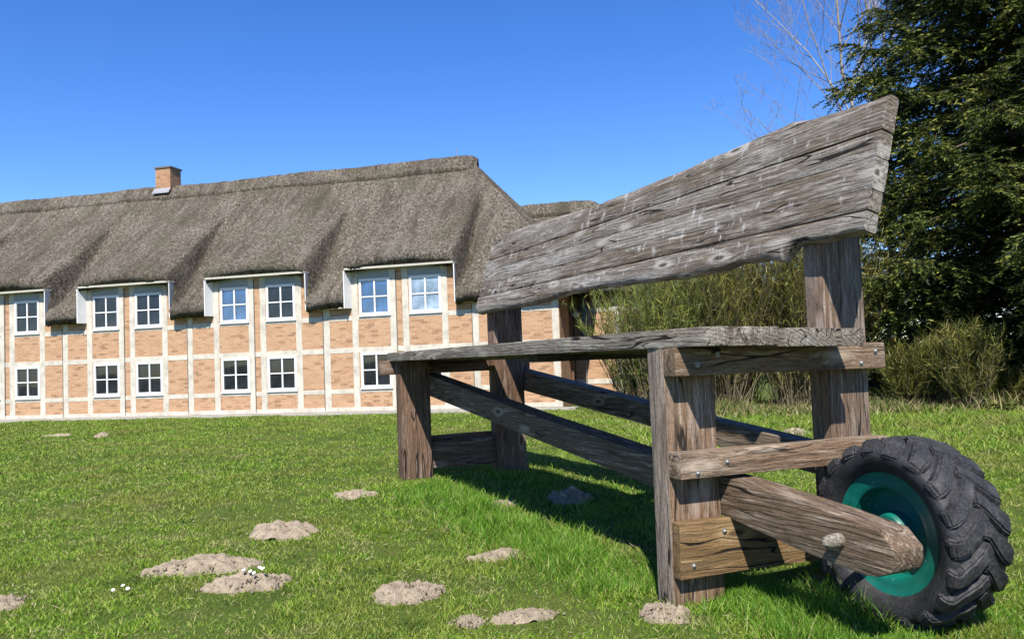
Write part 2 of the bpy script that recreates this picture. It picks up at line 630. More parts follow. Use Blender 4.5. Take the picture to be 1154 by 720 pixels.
gx = np.concatenate([np.linspace(-900, -45, 14)[:-1], np.linspace(-45, -16, 30)[:-1], np.linspace(-16, 16, 161), np.linspace(16, 45, 30)[1:], np.linspace(45, 900, 14)[1:]])
gy = np.concatenate([np.linspace(-300, -6, 10)[:-1], np.linspace(-6, 30, 181), np.linspace(30, 60, 25)[1:], np.linspace(60, 1500, 16)[1:]])
X, Y = np.meshgrid(gx, gy, indexing='ij')
Z = ground_z(X, Y) - .01
far = np.clip((np.hypot(X, Y - 10) - 40) / 40, 0, 1)
Z = Z * (1 - far)
ni, nj = X.shape
I, J = np.meshgrid(np.arange(ni - 1), np.arange(nj - 1), indexing='ij')
q = (I * nj + J).ravel()[:, None] + np.array([[0, nj, nj + 1, 1]])
setting(mesh_np('ground', np.stack([X, Y, Z], -1).reshape(-1, 3), [q], GROUND, smooth=True))

# ================================================================== HOUSE
house = empty('thatched_house', HO, PHI)
tag(house, 'long half-timbered brick house with grey thatched roof, white windows and a chimney', 'house')
PER = 5.262
BAYS = (-2, -1, 0, 1, 2)
S0, S1 = -11.2, 17.3
LZ0, LZ1 = .836, 2.012
UZ0, UZ1 = 3.25, 4.475
WW = 1.11
WPOS = [k * PER + g for k in BAYS for g in (0.0, 1.79)]

def wall_cells(bm, xs, zs, inside, y):
    cache = {}
    def v(x, z):
        k = (round(x, 4), round(z, 4))
        if k not in cache:
            cache[k] = bm.verts.new((x, y, z))
        return cache[k]
    for i in range(len(xs) - 1):
        for j in range(len(zs) - 1):
            cx, cz = (xs[i] + xs[i + 1]) / 2, (zs[j] + zs[j + 1]) / 2
            if inside(cx, cz):
                bm.faces.new((v(xs[i], zs[j]), v(xs[i + 1], zs[j]), v(xs[i + 1], zs[j + 1]), v(xs[i], zs[j + 1])))

xs = sorted(set([S0, S1] + [round(w, 4) for w in WPOS] + [round(w + WW, 4) for w in WPOS] + [round(k * PER - .28, 4) for k in BAYS] + [round(k * PER + 3.4, 4) for k in BAYS]))
xs = [x for x in xs if S0 <= x <= S1]
zs = [0, LZ0, LZ1, UZ0, 3.75, UZ1, 4.9]
def in_dormer(x):
    return any(k * PER - .28 <= x <= k * PER + 3.4 for k in BAYS)
def in_wall(x, z):
    if z > 3.75 and not in_dormer(x):
        return False
    for w in WPOS:
        if w < x < w + WW and (LZ0 < z < LZ1 or UZ0 < z < UZ1):
            return False
    return True
bm = bmesh.new()
wall_cells(bm, xs, zs, in_wall, 0.0)
wallo = bm_obj('wall', bm, BRICK, house, smooth=False)
# end wall and back wall
bm = bmesh.new()
for pts in ([(S1, 0, 0), (S1, 10, 0), (S1, 10, 3.75), (S1, 0, 3.75)], [(S0, 10, 0), (S0, 0, 0), (S0, 0, 4), (S0, 5, 9.0), (S0, 10, 4)],
            [(S1, 10, 0), (S0, 10, 0), (S0, 10, 4), (S1, 10, 4)]):
    bm.faces.new([bm.verts.new(p) for p in pts])
bm_obj('end_wall', bm, BRICK_SIDE, house, smooth=False)

# timbers
POST_OFFS = (-.277, 1.085, 1.54, 2.89, 3.92)
def tbox(name, lo, hi):
    return box(name, lo, hi, TIMBER, house, bevel=.006)
post_x = []
for k in BAYS:
    for o_ in POST_OFFS:
        x = k * PER + o_
        if x < S0 or x + .22 > S1:
            continue
        post_x.append(x)
post_x += [15.53, S1 - .235]
jr = random.Random(4)
for x in sorted(post_x):
    top = 4.76 if in_dormer(x + .11) else 3.52
    x += jr.uniform(-.012, .012)
    tbox('timber_post', (x, -.014, .20), (x + .222 + jr.uniform(-.012, .012), .05, top))
tbox('timber_sill', (S0, -.016, .06), (S1 + .01, .05, .202))
tbox('timber_rail', (S0, -.010, 2.012), (S1, .05, 2.185))
# rails in the panels without windows, and at the narrow panels between windows
edges = sorted(post_x)
for a, b in zip(edges[:-1], edges[1:]):
    x0, x1 = a + .222, b
    if x1 - x0 < .06:
        continue
    mid_ = (x0 + x1) / 2
    if any(w - .05 < mid_ < w + WW + .05 for w in WPOS):
        tbox('window_sill_rail', (x0, -.008, LZ0 - .15), (x1, .05, LZ0 - .02))
        tbox('window_sill_rail', (x0, -.008, UZ0 - .13), (x1, .05, UZ0 - .02))
        tbox('lintel', (x0, -.006, UZ1 + .02), (x1, .05, 4.74)).data.materials[0] = LINTEL_SHADE
    else:
        tbox('timber_rail', (x0, -.010, .66), (x1, .05, .81))
        if not in_dormer(mid_):
            tbox('timber_rail', (x0, -.010, 3.095), (x1, .05, 3.26))
# dark expansion joints
for k in BAYS:
    for o_ in (1.305, 3.905):
        x = k * PER + o_
        if S0 < x < S1:
            box('expansion_joint', (x, -.018, .1), (x + .028, .03, 4.7 if o_ < 2 else 3.45), JOINT, house)

# windows
def make_window(x, z0, z1, glass, tilt=0.0, idx=0):
    w, h = WW, z1 - z0
    e = empty('window', (x, 0, z0), 0, house)
    bm = bmesh.new()
    t = .085
    for lo, hi in (((0, -.03, 0), (w, .06, t)), ((0, -.03, h - t), (w, .06, h)), ((0, -.028, t), (t, .06, h - t)), ((w - t, -.028, t), (w, .06, h - t)),
                   ((w / 2 - .026, -.016, t), (w / 2 + .026, .05, h - t)), ((t, -.013, h / 2 - .02), (w - t, .05, h / 2 + .02))):
        bm_box(bm, lo, hi)
    bm_box(bm, (-.02, -.06, -.045), (w + .02, .02, -.002))
    f = bm_obj('window_frame', bm, WHITE, e, smooth=False)
    bm = bmesh.new()
    bm_box(bm, (.04, .022, .04), (w - .04, .034, h - .04))
    p = bm_obj('pane', bm, glass, e, smooth=False)
    pr_ = random.Random(int(x * 100) + int(z0 * 7))
    p.rotation_euler = (tilt + R(pr_.uniform(-.35, .35)), 0, R(pr_.uniform(-.35, .35)))
    return e

spec_up = {(1, 0): (GLASS_BLUE, 0), (2, 0): (GLASS_BLUE, 0), (2, 1): (GLASS_PALE, 0)}
for k in BAYS:
    for gi, g in enumerate((0.0, 1.79)):
        x = k * PER + g
        make_window(x, LZ0, LZ1, GLASS)
        gl, ti = spec_up.get((k, gi), (GLASS, 0))
        make_window(x, UZ0, UZ1, gl, ti)
# a pale roller blind behind the curtained window
for k in BAYS:
    a, b = k * PER - .30, k * PER + 3.42
    box('dormer_soffit', (a - .08, -.34, 4.765), (b + .02, .0, 4.83), CREAM, house)
    for sgn, x in ((1, a), (-1, b - .03)):
        bm = bmesh.new()
        dx = -.10 if sgn > 0 else .06
        pts = [(x, 0, 3.50), (x + dx, -.36, 3.50), (x + dx, -.36, 4.744), (x, 0, 4.744)]
        f0 = [bm.verts.new(p) for p in pts]
        f1 = [bm.verts.new((p[0] + .03, p[1], p[2])) for p in pts]
        bm.faces.new(f0)
        bm.faces.new(f1[::-1])
        for i in range(4):
            bm.faces.new((f0[i], f0[(i + 1) % 4], f1[(i + 1) % 4], f1[i]))
        bm_obj('dormer_cheek', bm, WHITE, house, smooth=False)
    n0, n1 = b + .03, (k + 1) * PER - .40
    if k == 2:
        n1 = S1 + .25
    box('eave_soffit', (n0, -.30, 3.50), (n1, .0, 3.585), CREAM, house)
# paved strip in front of the wall
setting(box('path', (-30, -40, 0), (-29, -39, .01), CONC))
bpy.data.objects.remove(bpy.data.objects['path'], do_unlink=True)
bm = bmesh.new()
bm_box(bm, (S0, -.55, -.1), (S1 + .5, -.02, .055))
pth = bm_obj('path', bm, CONC, None, smooth=False)
pth.location = HO
pth.rotation_euler = (0, 0, PHI)
setting(pth)

# thatch
EAVE_D = -.36
RD, RZ = 5.0, 9.35
SLOPE = (RZ - 3.93) / (RD - EAVE_D)
HIP_TOP, HIP_BOT = 13.15, 18.1

def sm(x):
    x = np.clip(x, 0, 1)
    return x * x * (3 - 2 * x)

def roof_z(s, d):
    main = 3.93 + SLOPE * (d - EAVE_D)
    out = main
    for k in BAYS:
        a, b = k * PER - .37, k * PER + 3.40
        # dormer swell: raised eave, flatter pitch
        m = sm((s - (a - .06)) / .06) * (1 - sm((s - b) / (.06 + .015 * np.clip(d, 0, 3))))
        # added gully in the lower strip beside the swell, shaped to darken the valley
        out = out - .46 * np.exp(-((s - (b + .18)) / .15) ** 2) * np.clip((3.2 - d) / 2.2, 0, 1) * np.clip((d + .5) / .8, 0, 1)
        rise = np.clip(5.1 + .72 * (d - EAVE_D) + .12 * np.sin(np.pi * np.clip((s - a) / (b - a), 0, 1)) - main, 0, None)
        out = out + m * rise
    out = out + .05 * fbm(s * .4, d * .3, 0, 21, 2) + .015 * vnoise(s * 3.1, d * 2.0, 0, 5)
    return out

def grid_solid(name, P, thick, mat, parent):
    """P: ni x nj x 3 top surface; extruded by the offset field thick (ni,nj,3)"""
    ni, nj = P.shape[:2]
    V = np.concatenate([P.reshape(-1, 3), (P + thick).reshape(-1, 3)])
    I, J = np.meshgrid(np.arange(ni - 1), np.arange(nj - 1), indexing='ij')
    q = (I * nj + J).ravel()[:, None] + np.array([[0, nj, nj + 1, 1]])
    n = ni * nj
    F = [q, q[:, ::-1] + n]
    idx = np.arange(n).reshape(ni, nj)
    for e in (idx[0], idx[-1][::-1], idx[:, 0][::-1], idx[:, -1]):
        F.append(np.stack([e[:-1], e[1:], e[1:] + n, e[:-1] + n], 1))
    return mesh_np(name, V, F, mat, parent, smooth=False)

nv, nu = 84, 560
v = np.linspace(0, 1, nv)
v = np.concatenate([[0, .004, .010], v[1:]])
nv = len(v)
dd = EAVE_D + v * (RD - EAVE_D)
smax = HIP_BOT - (HIP_BOT - HIP_TOP) * v
cols = list(np.arange(S0 - .4, HIP_BOT, .06))
for k in BAYS:
    for e in (k * PER - .40, k * PER + 3.43):
        cols = [c for c in cols if abs(c - e) > .10] + list(np.linspace(e - .10, e + .10, 9))
cols = np.array(sorted(cols) + [HIP_BOT])
Sg = np.minimum(cols[:, None], smax[None, :])
Dg = np.broadcast_to(dd, Sg.shape).copy()
Zg = roof_z(Sg, Dg)
Zg[:, 0] -= .12
Zg[:, 1] -= .05
fz = (RNG.random(Zg.shape) - .5) * .04
Zg += fz
Dg[:, 0] += .02 * vnoise(Sg[:, 0] * 2.2, 0, 0, 8)
P = np.stack([Sg, Dg, Zg], -1)
thick = np.zeros_like(P)
thick[..., 2] = -.32
thick[..., 1] = .05
roof = grid_solid('roof', P, thick, THATCH, house)
# hip end
nh, nw = 60, 90
vh = np.linspace(0, 1, nh)
uh = np.linspace(0, 1, nw)
Sx = HIP_BOT - (HIP_BOT - HIP_TOP) * vh[None, :] + 0 * uh[:, None]
d0 = EAVE_D + vh * (RD - EAVE_D)
d1 = 10 - EAVE_D - vh * (10 - EAVE_D - RD)
Dx = d0[None, :] + uh[:, None] * (d1 - d0)[None, :]
Zx = 3.93 + vh[None, :] * (RZ - 3.93) + .05 * fbm(Dx * .6, Sx * .4, 0, 31, 3) + (RNG.random(Dx.shape) - .5) * .045
Zx = Zx + .0 * Dx
P = np.stack([Sx, Dx, Zx], -1)
P[:, :, 0] += .22 * np.sin(np.pi * uh)[:, None] * (1 - vh)[None, :]
thick = np.zeros_like(P)
thick[..., 2] = -.32
thick[..., 0] = -.04
grid_solid('roof_hip', P, thick, THATCH, house)
# back slope
Sg2 = S0 - .4 + np.linspace(0, 1, 60)[:, None] * (smax[None, ::6] - (S0 - .4))
Dg2 = np.broadcast_to(10 - dd[::6], Sg2.shape)
Zg2 = 3.93 + SLOPE * (dd[::6] - EAVE_D)[None, :] + 0 * Sg2
P = np.stack([Sg2, Dg2, Zg2], -1)
thick = np.zeros_like(P)
thick[..., 2] = -.3
grid_solid('roof_back', P[::-1], thick, THATCH, house)

def ridge_cap(name, s0, s1, rd, rz, slope, parent, seed, half=.50, th=.20):
    ns = int((s1 - s0) / .09)
    ss = np.linspace(s0, s1, ns)
    prof = [(-half + .12, -half * slope - .05), (-half - .02, -half * slope + th - .07), (-half + .03, -half * slope + th + .03), (-half * .5, -half * .5 * slope + th + .03), (-.12, th - .02), (0, th + .02), (.12, th - .02), (half * .5, -half * .5 * slope + th + .03), (half - .03, -half * slope + th + .03), (half + .02, -half * slope + th - .07), (half - .12, -half * slope - .05)]
    V = np.zeros((ns, len(prof), 3))
    for j, (a, b) in enumerate(prof):
        wob = .05 * vnoise(ss * .9, j * 0.0 + (7 if a > 0 else 0), 0, seed) + .025 * vnoise(ss * 4, j, 0, seed + 3)
        endk = np.clip((s1 - ss) / .5, 0, 1)
        V[:, j, 0] = ss
        V[:, j, 1] = rd + a * (1 + wob) * (.55 + .45 * endk)
        V[:, j, 2] = rz + b + .04 * vnoise(ss * .5, 0, 0, seed + 1) + .02 * vnoise(ss * 5, j, 0, seed + 2) - .16 * (1 - endk) ** 2
    m = len(prof)
    I, J = np.meshgrid(np.arange(ns - 1), np.arange(m - 1), indexing='ij')
    q = (I * m + J).ravel()[:, None] + np.array([[0, m, m + 1, 1]])
    caps = np.array([[j, j + 1, m - 2 - j, m - 1 - j] for j in range(m // 2 - 1)])
    capl = caps.copy()
    mesh_np(name, V.reshape(-1, 3), [q, caps + (ns - 1) * m, capl[:, ::-1]], THATCH, parent)
ridge_cap('ridge_cap', S0 - .4, HIP_TOP + .25, RD, RZ, SLOPE, house, 41)

# chimney
ch = empty('chimney', (-.45, 5.0, 0), 0, house)
bm = bmesh.new()
bm_box(bm, (-.36, -.36, 8.6), (.36, .36, 10.27))
sh = bm_obj('chimney_shaft', bm, BRICK_CH, ch, smooth=False)
sh.data.materials.append(BRICK_CHS)
for p in sh.data.polygons:
    if abs(p.normal.x) > .5:
        p.material_index = 1
box('chimney_cap', (-.40, -.40, 10.27), (.40, .40, 10.34), JOINT, ch)
bm = bmesh.new()
for xs_f in ((-.40, .38),):
    v0 = [bm.verts.new(p) for p in ((xs_f[0], -.362, 9.42), (xs_f[1], -.362, 9.42), (xs_f[1] + .02, -.54, 9.2), (xs_f[0] - .02, -.54, 9.2))]
    v1 = [bm.verts.new((v_.co.x, v_.co.y, v_.co.z - .03)) for v_ in v0]
    bm.faces.new(v0)
    bm.faces.new(v1[::-1])
    for i in range(4):
        bm.faces.new((v0[i], v0[(i + 1) % 4], v1[(i + 1) % 4], v1[i]))
bm_obj('flashing', bm, LEADFL, ch, smooth=False)
bm = bmesh.new()
bm_lathe(bm, [(9.3, .018), (9.95, .012)], 6, 'z', (12.55, 5.0, 0))
bm_obj('lightning_rod', bm, STEEL, house)
# downpipe and lamp on the end wall
bm = bmesh.new()
bm_lathe(bm, [(.2, .04), (3.5, .04)], 10, 'z', (17.36, 1.75, 0))
bm_obj('downpipe', bm, BROWNP, house)
bm = bmesh.new()
bmesh.ops.create_uvsphere(bm, u_segments=16, v_segments=10, radius=.11, matrix=Matrix.Translation((17.50, 1.95, 3.02)))
bm_box(bm, (17.31, 1.92, 2.99), (17.45, 1.98, 3.05))
bm_obj('globe_lamp', bm, WHITE, house)

# ---- lower wing standing behind, to the right
wing = empty('thatched_wing', HO, PHI)
tag(wing, 'lower brick wing with a thatched roof set back behind the corner of the long house', 'house')
WS0, WS1, WD0, WD1 = 17.33, 22.2, 2.5, 9.8
bm = bmesh.new()
bm.faces.new([bm.verts.new(p) for p in [(WS0, WD0, 0), (WS1, WD0, 0), (WS1, WD0, 3.8), (WS0, WD0, 3.8)]])
bm_obj('wall', bm, BRICK, wing, smooth=False)
bm = bmesh.new()
bm.faces.new([bm.verts.new(p) for p in [(WS0, WD1, 3.8), (WS1, WD1, 3.8), (WS1, WD1, 0), (WS0, WD1, 0)]])
bm_obj('back_wall', bm, BRICK, wing, smooth=False)
bm = bmesh.new()
bm.faces.new([bm.verts.new(p) for p in [(WS1, WD0, 0), (WS1, WD1, 0), (WS1, WD1, 3.8), (WS1, WD0, 3.8)]])
bm_obj('end_wall', bm, BRICK_SIDE, wing, smooth=False)
for z0, z1 in ((.05, .2), (.66, .82), (3.1, 3.27)):
    box('timber_rail', (WS0, WD0 - .012, z0), (WS1, WD0 + .03, z1), TIMBER, wing)
for x in (18.75, 20.2, WS1 - .23):
    box('timber_post', (x, WD0 - .016, .2), (x + .22, WD0 + .03, 3.6), TIMBER, wing)
wr = (WD0 + WD1) / 2
WZ = 7.45
WSL = (WZ - 3.95) / (wr - WD0 + .36)
WT = 17.55
nv2 = 40
v2 = np.linspace(0, 1, nv2)
for sgn, nm in ((1, 'roof'), (-1, 'roof_back')):
    d2 = (WD0 - .36) + v2 * (wr - WD0 + .36)
    if sgn < 0:
        d2 = 2 * wr - d2
    sx2 = WS1 + .6 - (WS1 + .6 - WT) * v2
    S2 = 13.8 + np.linspace(0, 1, 80)[:, None] * (sx2[None, :] - 13.8)
    D2 = np.broadcast_to(d2, S2.shape)
    Z2 = 3.95 + (WZ - 3.95) * v2[None, :] + .05 * fbm(S2 * .6, D2 * .5, 0, 77, 3) + (RNG.random(S2.shape) - .5) * .04
    P = np.stack([S2, D2, Z2], -1)
    thick = np.zeros_like(P)
    thick[..., 2] = -.32
    grid_solid(nm, P if sgn > 0 else P[::-1], thick, THATCH, wing)
d0 = (WD0 - .36) + v2 * (wr - WD0 + .36)
d1 = 2 * wr - d0
uh = np.linspace(0, 1, 50)
D3 = d0[None, :] + uh[:, None] * (d1 - d0)[None, :]
S3 = (WS1 + .6 - (WS1 + .6 - WT) * v2)[None, :] + 0 * D3
Z3 = 3.95 + (WZ - 3.95) * v2[None, :] + (RNG.random(S3.shape) - .5) * .04
P = np.stack([S3, D3, Z3], -1)
thick = np.zeros_like(P)
thick[..., 2] = -.32
grid_solid('roof_hip', P, thick, THATCH, wing)
ridge_cap('ridge_cap', 13.8, WT + .35, wr, WZ, WSL, wing, 61, half=.5)

# ---- closed parasol standing in the nook between house and wing
par = empty('closed_parasol', hw_(17.72, 2.35, 0), 0)
tag(par, 'closed dark blue-grey parasol standing in the nook beside the downpipe', 'parasol')
bm = bmesh.new()
bm_lathe(bm, [(2.1, .05), (2.2, .15), (2.6, .2), (3.2, .2), (3.75, .12), (4.0, .02)], 14, 'z')
cv = bm_obj('canopy', bm, PIPE, par)
bm = bmesh.new()
bm_lathe(bm, [(.3, .03), (2.3, .03)], 10, 'z')
bm_obj('pole', bm, STEEL, par)
bm = bmesh.new()
bm_box(bm, (-.28, -.28, -.02), (.28, .28, .62))
bmesh.ops.bevel(bm, geom=bm.edges[:], offset=.05, segments=2, affect='EDGES')
bm_obj('base', bm, plain('grey_base', (.2, .2, .2), .8), par)

# ================================================================== BENCH
bench = empty('wheelbarrow_bench', BO, TH)
tag(bench, 'giant weathered timber bench shaped like a wheelbarrow with a tractor wheel', 'bench')
brand = random.Random(5)

def finish_timber(bm, bev=.010, cuts=0, rough=.004, seed=0, bevel_edges=None):
    bmesh.ops.bevel(bm, geom=bevel_edges or bm.edges[:], offset=bev, segments=2, affect='EDGES', profile=.6)
    if rough:
        c = np.array([v_.co for v_ in bm.verts])
        dx = vnoise(c[:, 0] * 1.7, c[:, 1] * 6, c[:, 2] * 6, seed) * rough
        dy = vnoise(c[:, 0] * 2.1, c[:, 1] * 6 + 9, c[:, 2] * 6, seed + 1) * rough
        dz = vnoise(c[:, 0] * 1.9, c[:, 1] * 6, c[:, 2] * 6 + 5, seed + 2) * rough
        for i, v_ in enumerate(bm.verts):
            v_.co += Vector((0, dy[i], dz[i]))

def beam(name, p0, p1, a, b, upv, mat, parent=None, rough=.006, bev=.012):
    """timber from p0 to p1; a = width across, b = height along upv; grain along local X"""
    parent = parent or bench
    p0, p1 = Vector(p0), Vector(p1)
    ln = (p1 - p0).length
    ex = (p1 - p0).normalized()
    ez = Vector(upv)
    ez = (ez - ex * ez.dot(ex)).normalized()
    ey = ez.cross(ex)
    bm = bmesh.new()
    n = max(2, int(ln / .18))
    rings = []
    for i in range(n + 1):
        x = ln * i / n
        rings.append([bm.verts.new((x, sy * a / 2, sz * b / 2)) for sy, sz in ((-1, -1), (1, -1), (1, 1), (-1, 1))])
    for i in range(n):
        for k in range(4):
            bm.faces.new((rings[i][k], rings[i][(k + 1) % 4], rings[i + 1][(k + 1) % 4], rings[i + 1][k]))
    bm.faces.new(rings[0][::-1])
    bm.faces.new(rings[-1])
    bm.edges.ensure_lookup_table()
    ed = [e for e in bm.edges if len(e.link_faces) == 2 and e.calc_face_angle(0) > .5]
    finish_timber(bm, bev, rough=rough, seed=brand.randint(0, 999), bevel_edges=ed)
    o = bm_obj(name, bm, mat, parent, angle=40)
    o.matrix_basis = Matrix(((ex.x, ey.x, ez.x, p0.x), (ex.y, ey.y, ez.y, p0.y), (ex.z, ey.z, ez.z, p0.z), (0, 0, 0, 1)))
    return o

def prism(name, poly, t0, t1, mat, mtx, parent=None, bev=.012, rough=.004, seed=0):
    """polygon (x = along grain, y) extruded in local z from t0 to t1, placed by mtx"""
    parent = parent or bench
    bm = bmesh.new()
    A = [bm.verts.new((x, y, t0)) for x, y in poly]
    Bv = [bm.verts.new((x, y, t1)) for x, y in poly]
    n = len(poly)
    bm.faces.new(A[::-1])
    bm.faces.new(Bv)
    for i in range(n):
        bm.faces.new((A[i], A[(i + 1) % n], Bv[(i + 1) % n], Bv[i]))
    bmesh.ops.recalc_face_normals(bm, faces=bm.faces[:])
    ed = [e for e in bm.edges if e.calc_face_angle(0) > .45]
    bmesh.ops.bevel(bm, geom=ed, offset=bev, segments=2, affect='EDGES', profile=.6)
    bmesh.ops.triangulate(bm, faces=[f for f in bm.faces if len(f.verts) > 4])
    o = bm_obj(name, bm, mat, parent, angle=40)
    o.matrix_basis = mtx
    return o

LF = -6.36           # +L face of the far posts
# posts: (W0, W1, L face, depth, top, material)
beam('post', (-.09, .2, -.08), (-.09, .2, 1.642), .40, .185, (1, 0, 0), W_POST)
beam('post', (LF - .12, .205, -.08), (LF - .12, .205, 1.648), .41, .26, (1, 0, 0), W_POSTG)

def tall_post(w0, w1, lface, dep, top, mat):
    # profile in (Z, W): front edge follows the lean of the backrest
    poly = [(-.08, w0), (2.325, w0), (top, w0 + (top - 2.325) * math.tan(R(16)) + .004), (top, w1), (-.08, w1)]
    m = Matrix(((0, 0, 1, lface), (0, 1, 0, 0), (1, 0, 0, 0), (0, 0, 0, 1)))
    return prism('tall_post', poly, -dep, 0, mat, m)
tall_post(1.385, 1.765, 0.0, .185, 2.95, W_POSTT)
tall_post(1.385, 1.835, LF, .24, 2.95, W_POSTG)

# cross beams at the wheel end
def bolt(parent_obj, loc, nrm=(1, 0, 0), r=.0125):
    """loc in bench frame; small domed bolt head"""
    bm = bmesh.new()
    bm_lathe(bm, [(-.004, r * 1.5), (.003, r * 1.5), (.003, r), (.010, r * .85), (.015, r * .4), (.016, .0005)], 12, 'x')
    o = bm_obj('bolt', bm, STEEL, parent_obj)
    nv_ = Vector(nrm)
    q = nv_.to_track_quat('X', 'Z').to_matrix().to_4x4()
    M = Matrix.Translation(Vector(loc)) @ q
    o.matrix_basis = parent_obj.matrix_basis.inverted() @ M
    return o
ub = beam('cross_beam', (.0685, .0, 1.542), (.0685, 1.80, 1.528), .135, .182, (0, 0, 1), W_BEAM)
for w_, z_ in ((.17, 1.52), (.33, 1.58), (1.56, 1.48), (1.70, 1.56)):
    bolt(ub, (.138, w_, z_))
mb = beam('cross_beam', (.070, .005, .885), (.070, 1.79, .868), .138, .165, (0, 0, 1), W_BEAM)
for w_, z_ in ((.13, .835), (.36, .888), (1.55, .86)):
    bolt(mb, (.141, w_, z_))
lb = beam('cross_board', (.046, .005, .345), (.046, 1.79, .325), .088, .355, (0, 0, 1), W_LOW)
for w_, z_ in ((.1, .25), (.35, .44)):
    bolt(lb, (.092, w_, z_))
# far end
beam('cross_beam', (LF - .245 - .09, -.21, 1.545), (LF - .245 - .09, 2.05, 1.55), .165, .2, (0, 0, 1), W_POSTG)
beam('cross_board', (LF - .13, .40, .32), (LF - .13, 1.40, .32), .10, .36, (0, 0, 1), W_POSTG)
beam('cross_board', (LF - .31, .05, .42), (LF - .31, 1.75, .42), .10, .30, (0, 0, 1), W_POSTG)
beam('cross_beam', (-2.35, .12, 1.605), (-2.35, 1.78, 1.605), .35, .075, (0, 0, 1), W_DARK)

# slanting arms (grain along L): polygon in (L, Z), extruded across W
def arm_poly(near):
    pts = [(-6.62, 1.45), (-2.9, 1.035), (-.85, .835), (.15, .768), (.94, .692)] + near + [(.71, .43), (.05, .515), (-.85, .60), (-2.9, .80), (-6.62, 1.16)]
    return pts
m_arm = Matrix(((1, 0, 0, 0), (0, 0, -1, 0), (0, 1, 0, 0), (0, 0, 0, 1)))
# local (x, y, z) -> bench (L = x, Z = y, W = -z)
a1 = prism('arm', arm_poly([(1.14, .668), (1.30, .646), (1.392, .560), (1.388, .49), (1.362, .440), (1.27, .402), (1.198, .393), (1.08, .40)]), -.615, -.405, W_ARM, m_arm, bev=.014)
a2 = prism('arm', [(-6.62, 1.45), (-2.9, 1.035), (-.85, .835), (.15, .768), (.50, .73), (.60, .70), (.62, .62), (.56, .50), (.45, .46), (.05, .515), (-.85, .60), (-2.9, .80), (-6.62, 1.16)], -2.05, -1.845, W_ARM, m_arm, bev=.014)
bm = bmesh.new()
bm_lathe(bm, [(.0, .040), (-.07, .040), (-.10, .034), (-.118, .018), (-.121, .0005)], 18, 'y', (1.03, .412, .548))
pg = bm_obj('wooden_peg', bm, W_SEAT, bench)

# seat planks, overhanging the cross beam at the wheel end
seat_edges = [-.09, .238, .430, .636, .908, 1.112, 1.315]
gap_after = [.016, .015, .022, .016, .016, .004]
near_L = [.405, .422, .400, .428, .395, .415]
far_L = [-6.72, -6.69, -6.74, -6.70, -6.66, -6.71]
m_seat = Matrix.Identity(4)
for i in range(6):
    w0, w1 = seat_edges[i] + .002, seat_edges[i + 1] - gap_after[i]
    zt = 1.752 - .0045 * i + brand.uniform(-.002, .002) - (.008 if i >= 3 else 0)
    zb = zt - .118
    if i == 0:
        xs_ = np.linspace(far_L[0], .405, 60)
        front = [(x, float(np.interp(x, (-6.72, -2, -.3, .0, .405), (-.085, -.06, -.035, -.005, .045))) + .010 * float(vnoise(x * 1.3, 3.0)) + .005 * float(vnoise(x * 5, 8.0))) for x in xs_]
        poly = front + [(.405, w1), (far_L[0], w1)]
    else:
        poly = [(far_L[i], w0), (near_L[i], w0), (near_L[i], w1), (far_L[i], w1)]
    prism('seat_plank', poly, zb, zt, W_SEAT, m_seat, bev=.007)

# backrest: five planks with natural wavy edges, leaning back 16 degrees
TOP = [(-6.657, 1.11), (-6.3, 1.15), (-5.896, 1.172), (-5.186, 1.15), (-4.4, 1.105), (-3.586, 1.06), (-2.916, 1.066), (-2.324, 1.075), (-1.808, 1.085), (-1.351, 1.097), (-.937, 1.11), (-.567, 1.122), (-.43, 1.13), (-.33, 1.118), (-.27, 1.095), (-.2, 1.09), (.015, 1.066), (.305, 1.057), (.519, 1.052)]
BOT = [(-6.769, .056), (-6.661, .004), (-6.317, .02), (-5.475, .023), (-4.731, .014), (-4.289, .031), (-3.811, .068), (-3.081, .06), (-2.374, .032), (-1.832, .013), (-1.467, -.004), (-1.04, .009), (-.751, .033), (-.475, .025), (-.36, -.004), (-.30, -.026), (-.262, -.022), (-.242, .012), (-.222, .052), (-.19, .082), (-.13, .10), (-.055, .104), (.078, .084), (.241, .093), (.40, .088), (.50, .086)]
tx, ty = np.array(TOP).T
bx_, by_ = np.array(BOT).T
def top_e(x):
    return np.interp(x, tx, ty) + .007 * vnoise(np.asarray(x) * 4, 2.0) + .004 * vnoise(np.asarray(x) * 11, 5.0)
def bot_e(x):
    return np.interp(x, bx_, by_) + .006 * vnoise(np.asarray(x) * 5, 4.0) + .004 * vnoise(np.asarray(x) * 12, 1.0)
fr_l = [1.0, .73, .57, .40, .22, 0.0]
fr_r = [1.0, .745, .56, .345, .20, 0.0]
LA, LB = -6.72, .51
def seam(k, x):
    x = np.asarray(x)
    t = (x - LA) / (LB - LA)
    f = fr_l[k] * (1 - t) + fr_r[k] * t
    tb, bb = top_e(x), bot_e(x)
    if k == 0:
        return tb
    if k == 5:
        return bb
    # straight seams, referred to smoothed edges
    T = 1.10 * (1 - t) + 1.06 * t + .0
    return .02 + f * (T - .02) + .004 * vnoise(x * 1.5, k * 3.7)
ca, sa = math.cos(R(16)), math.sin(R(16))
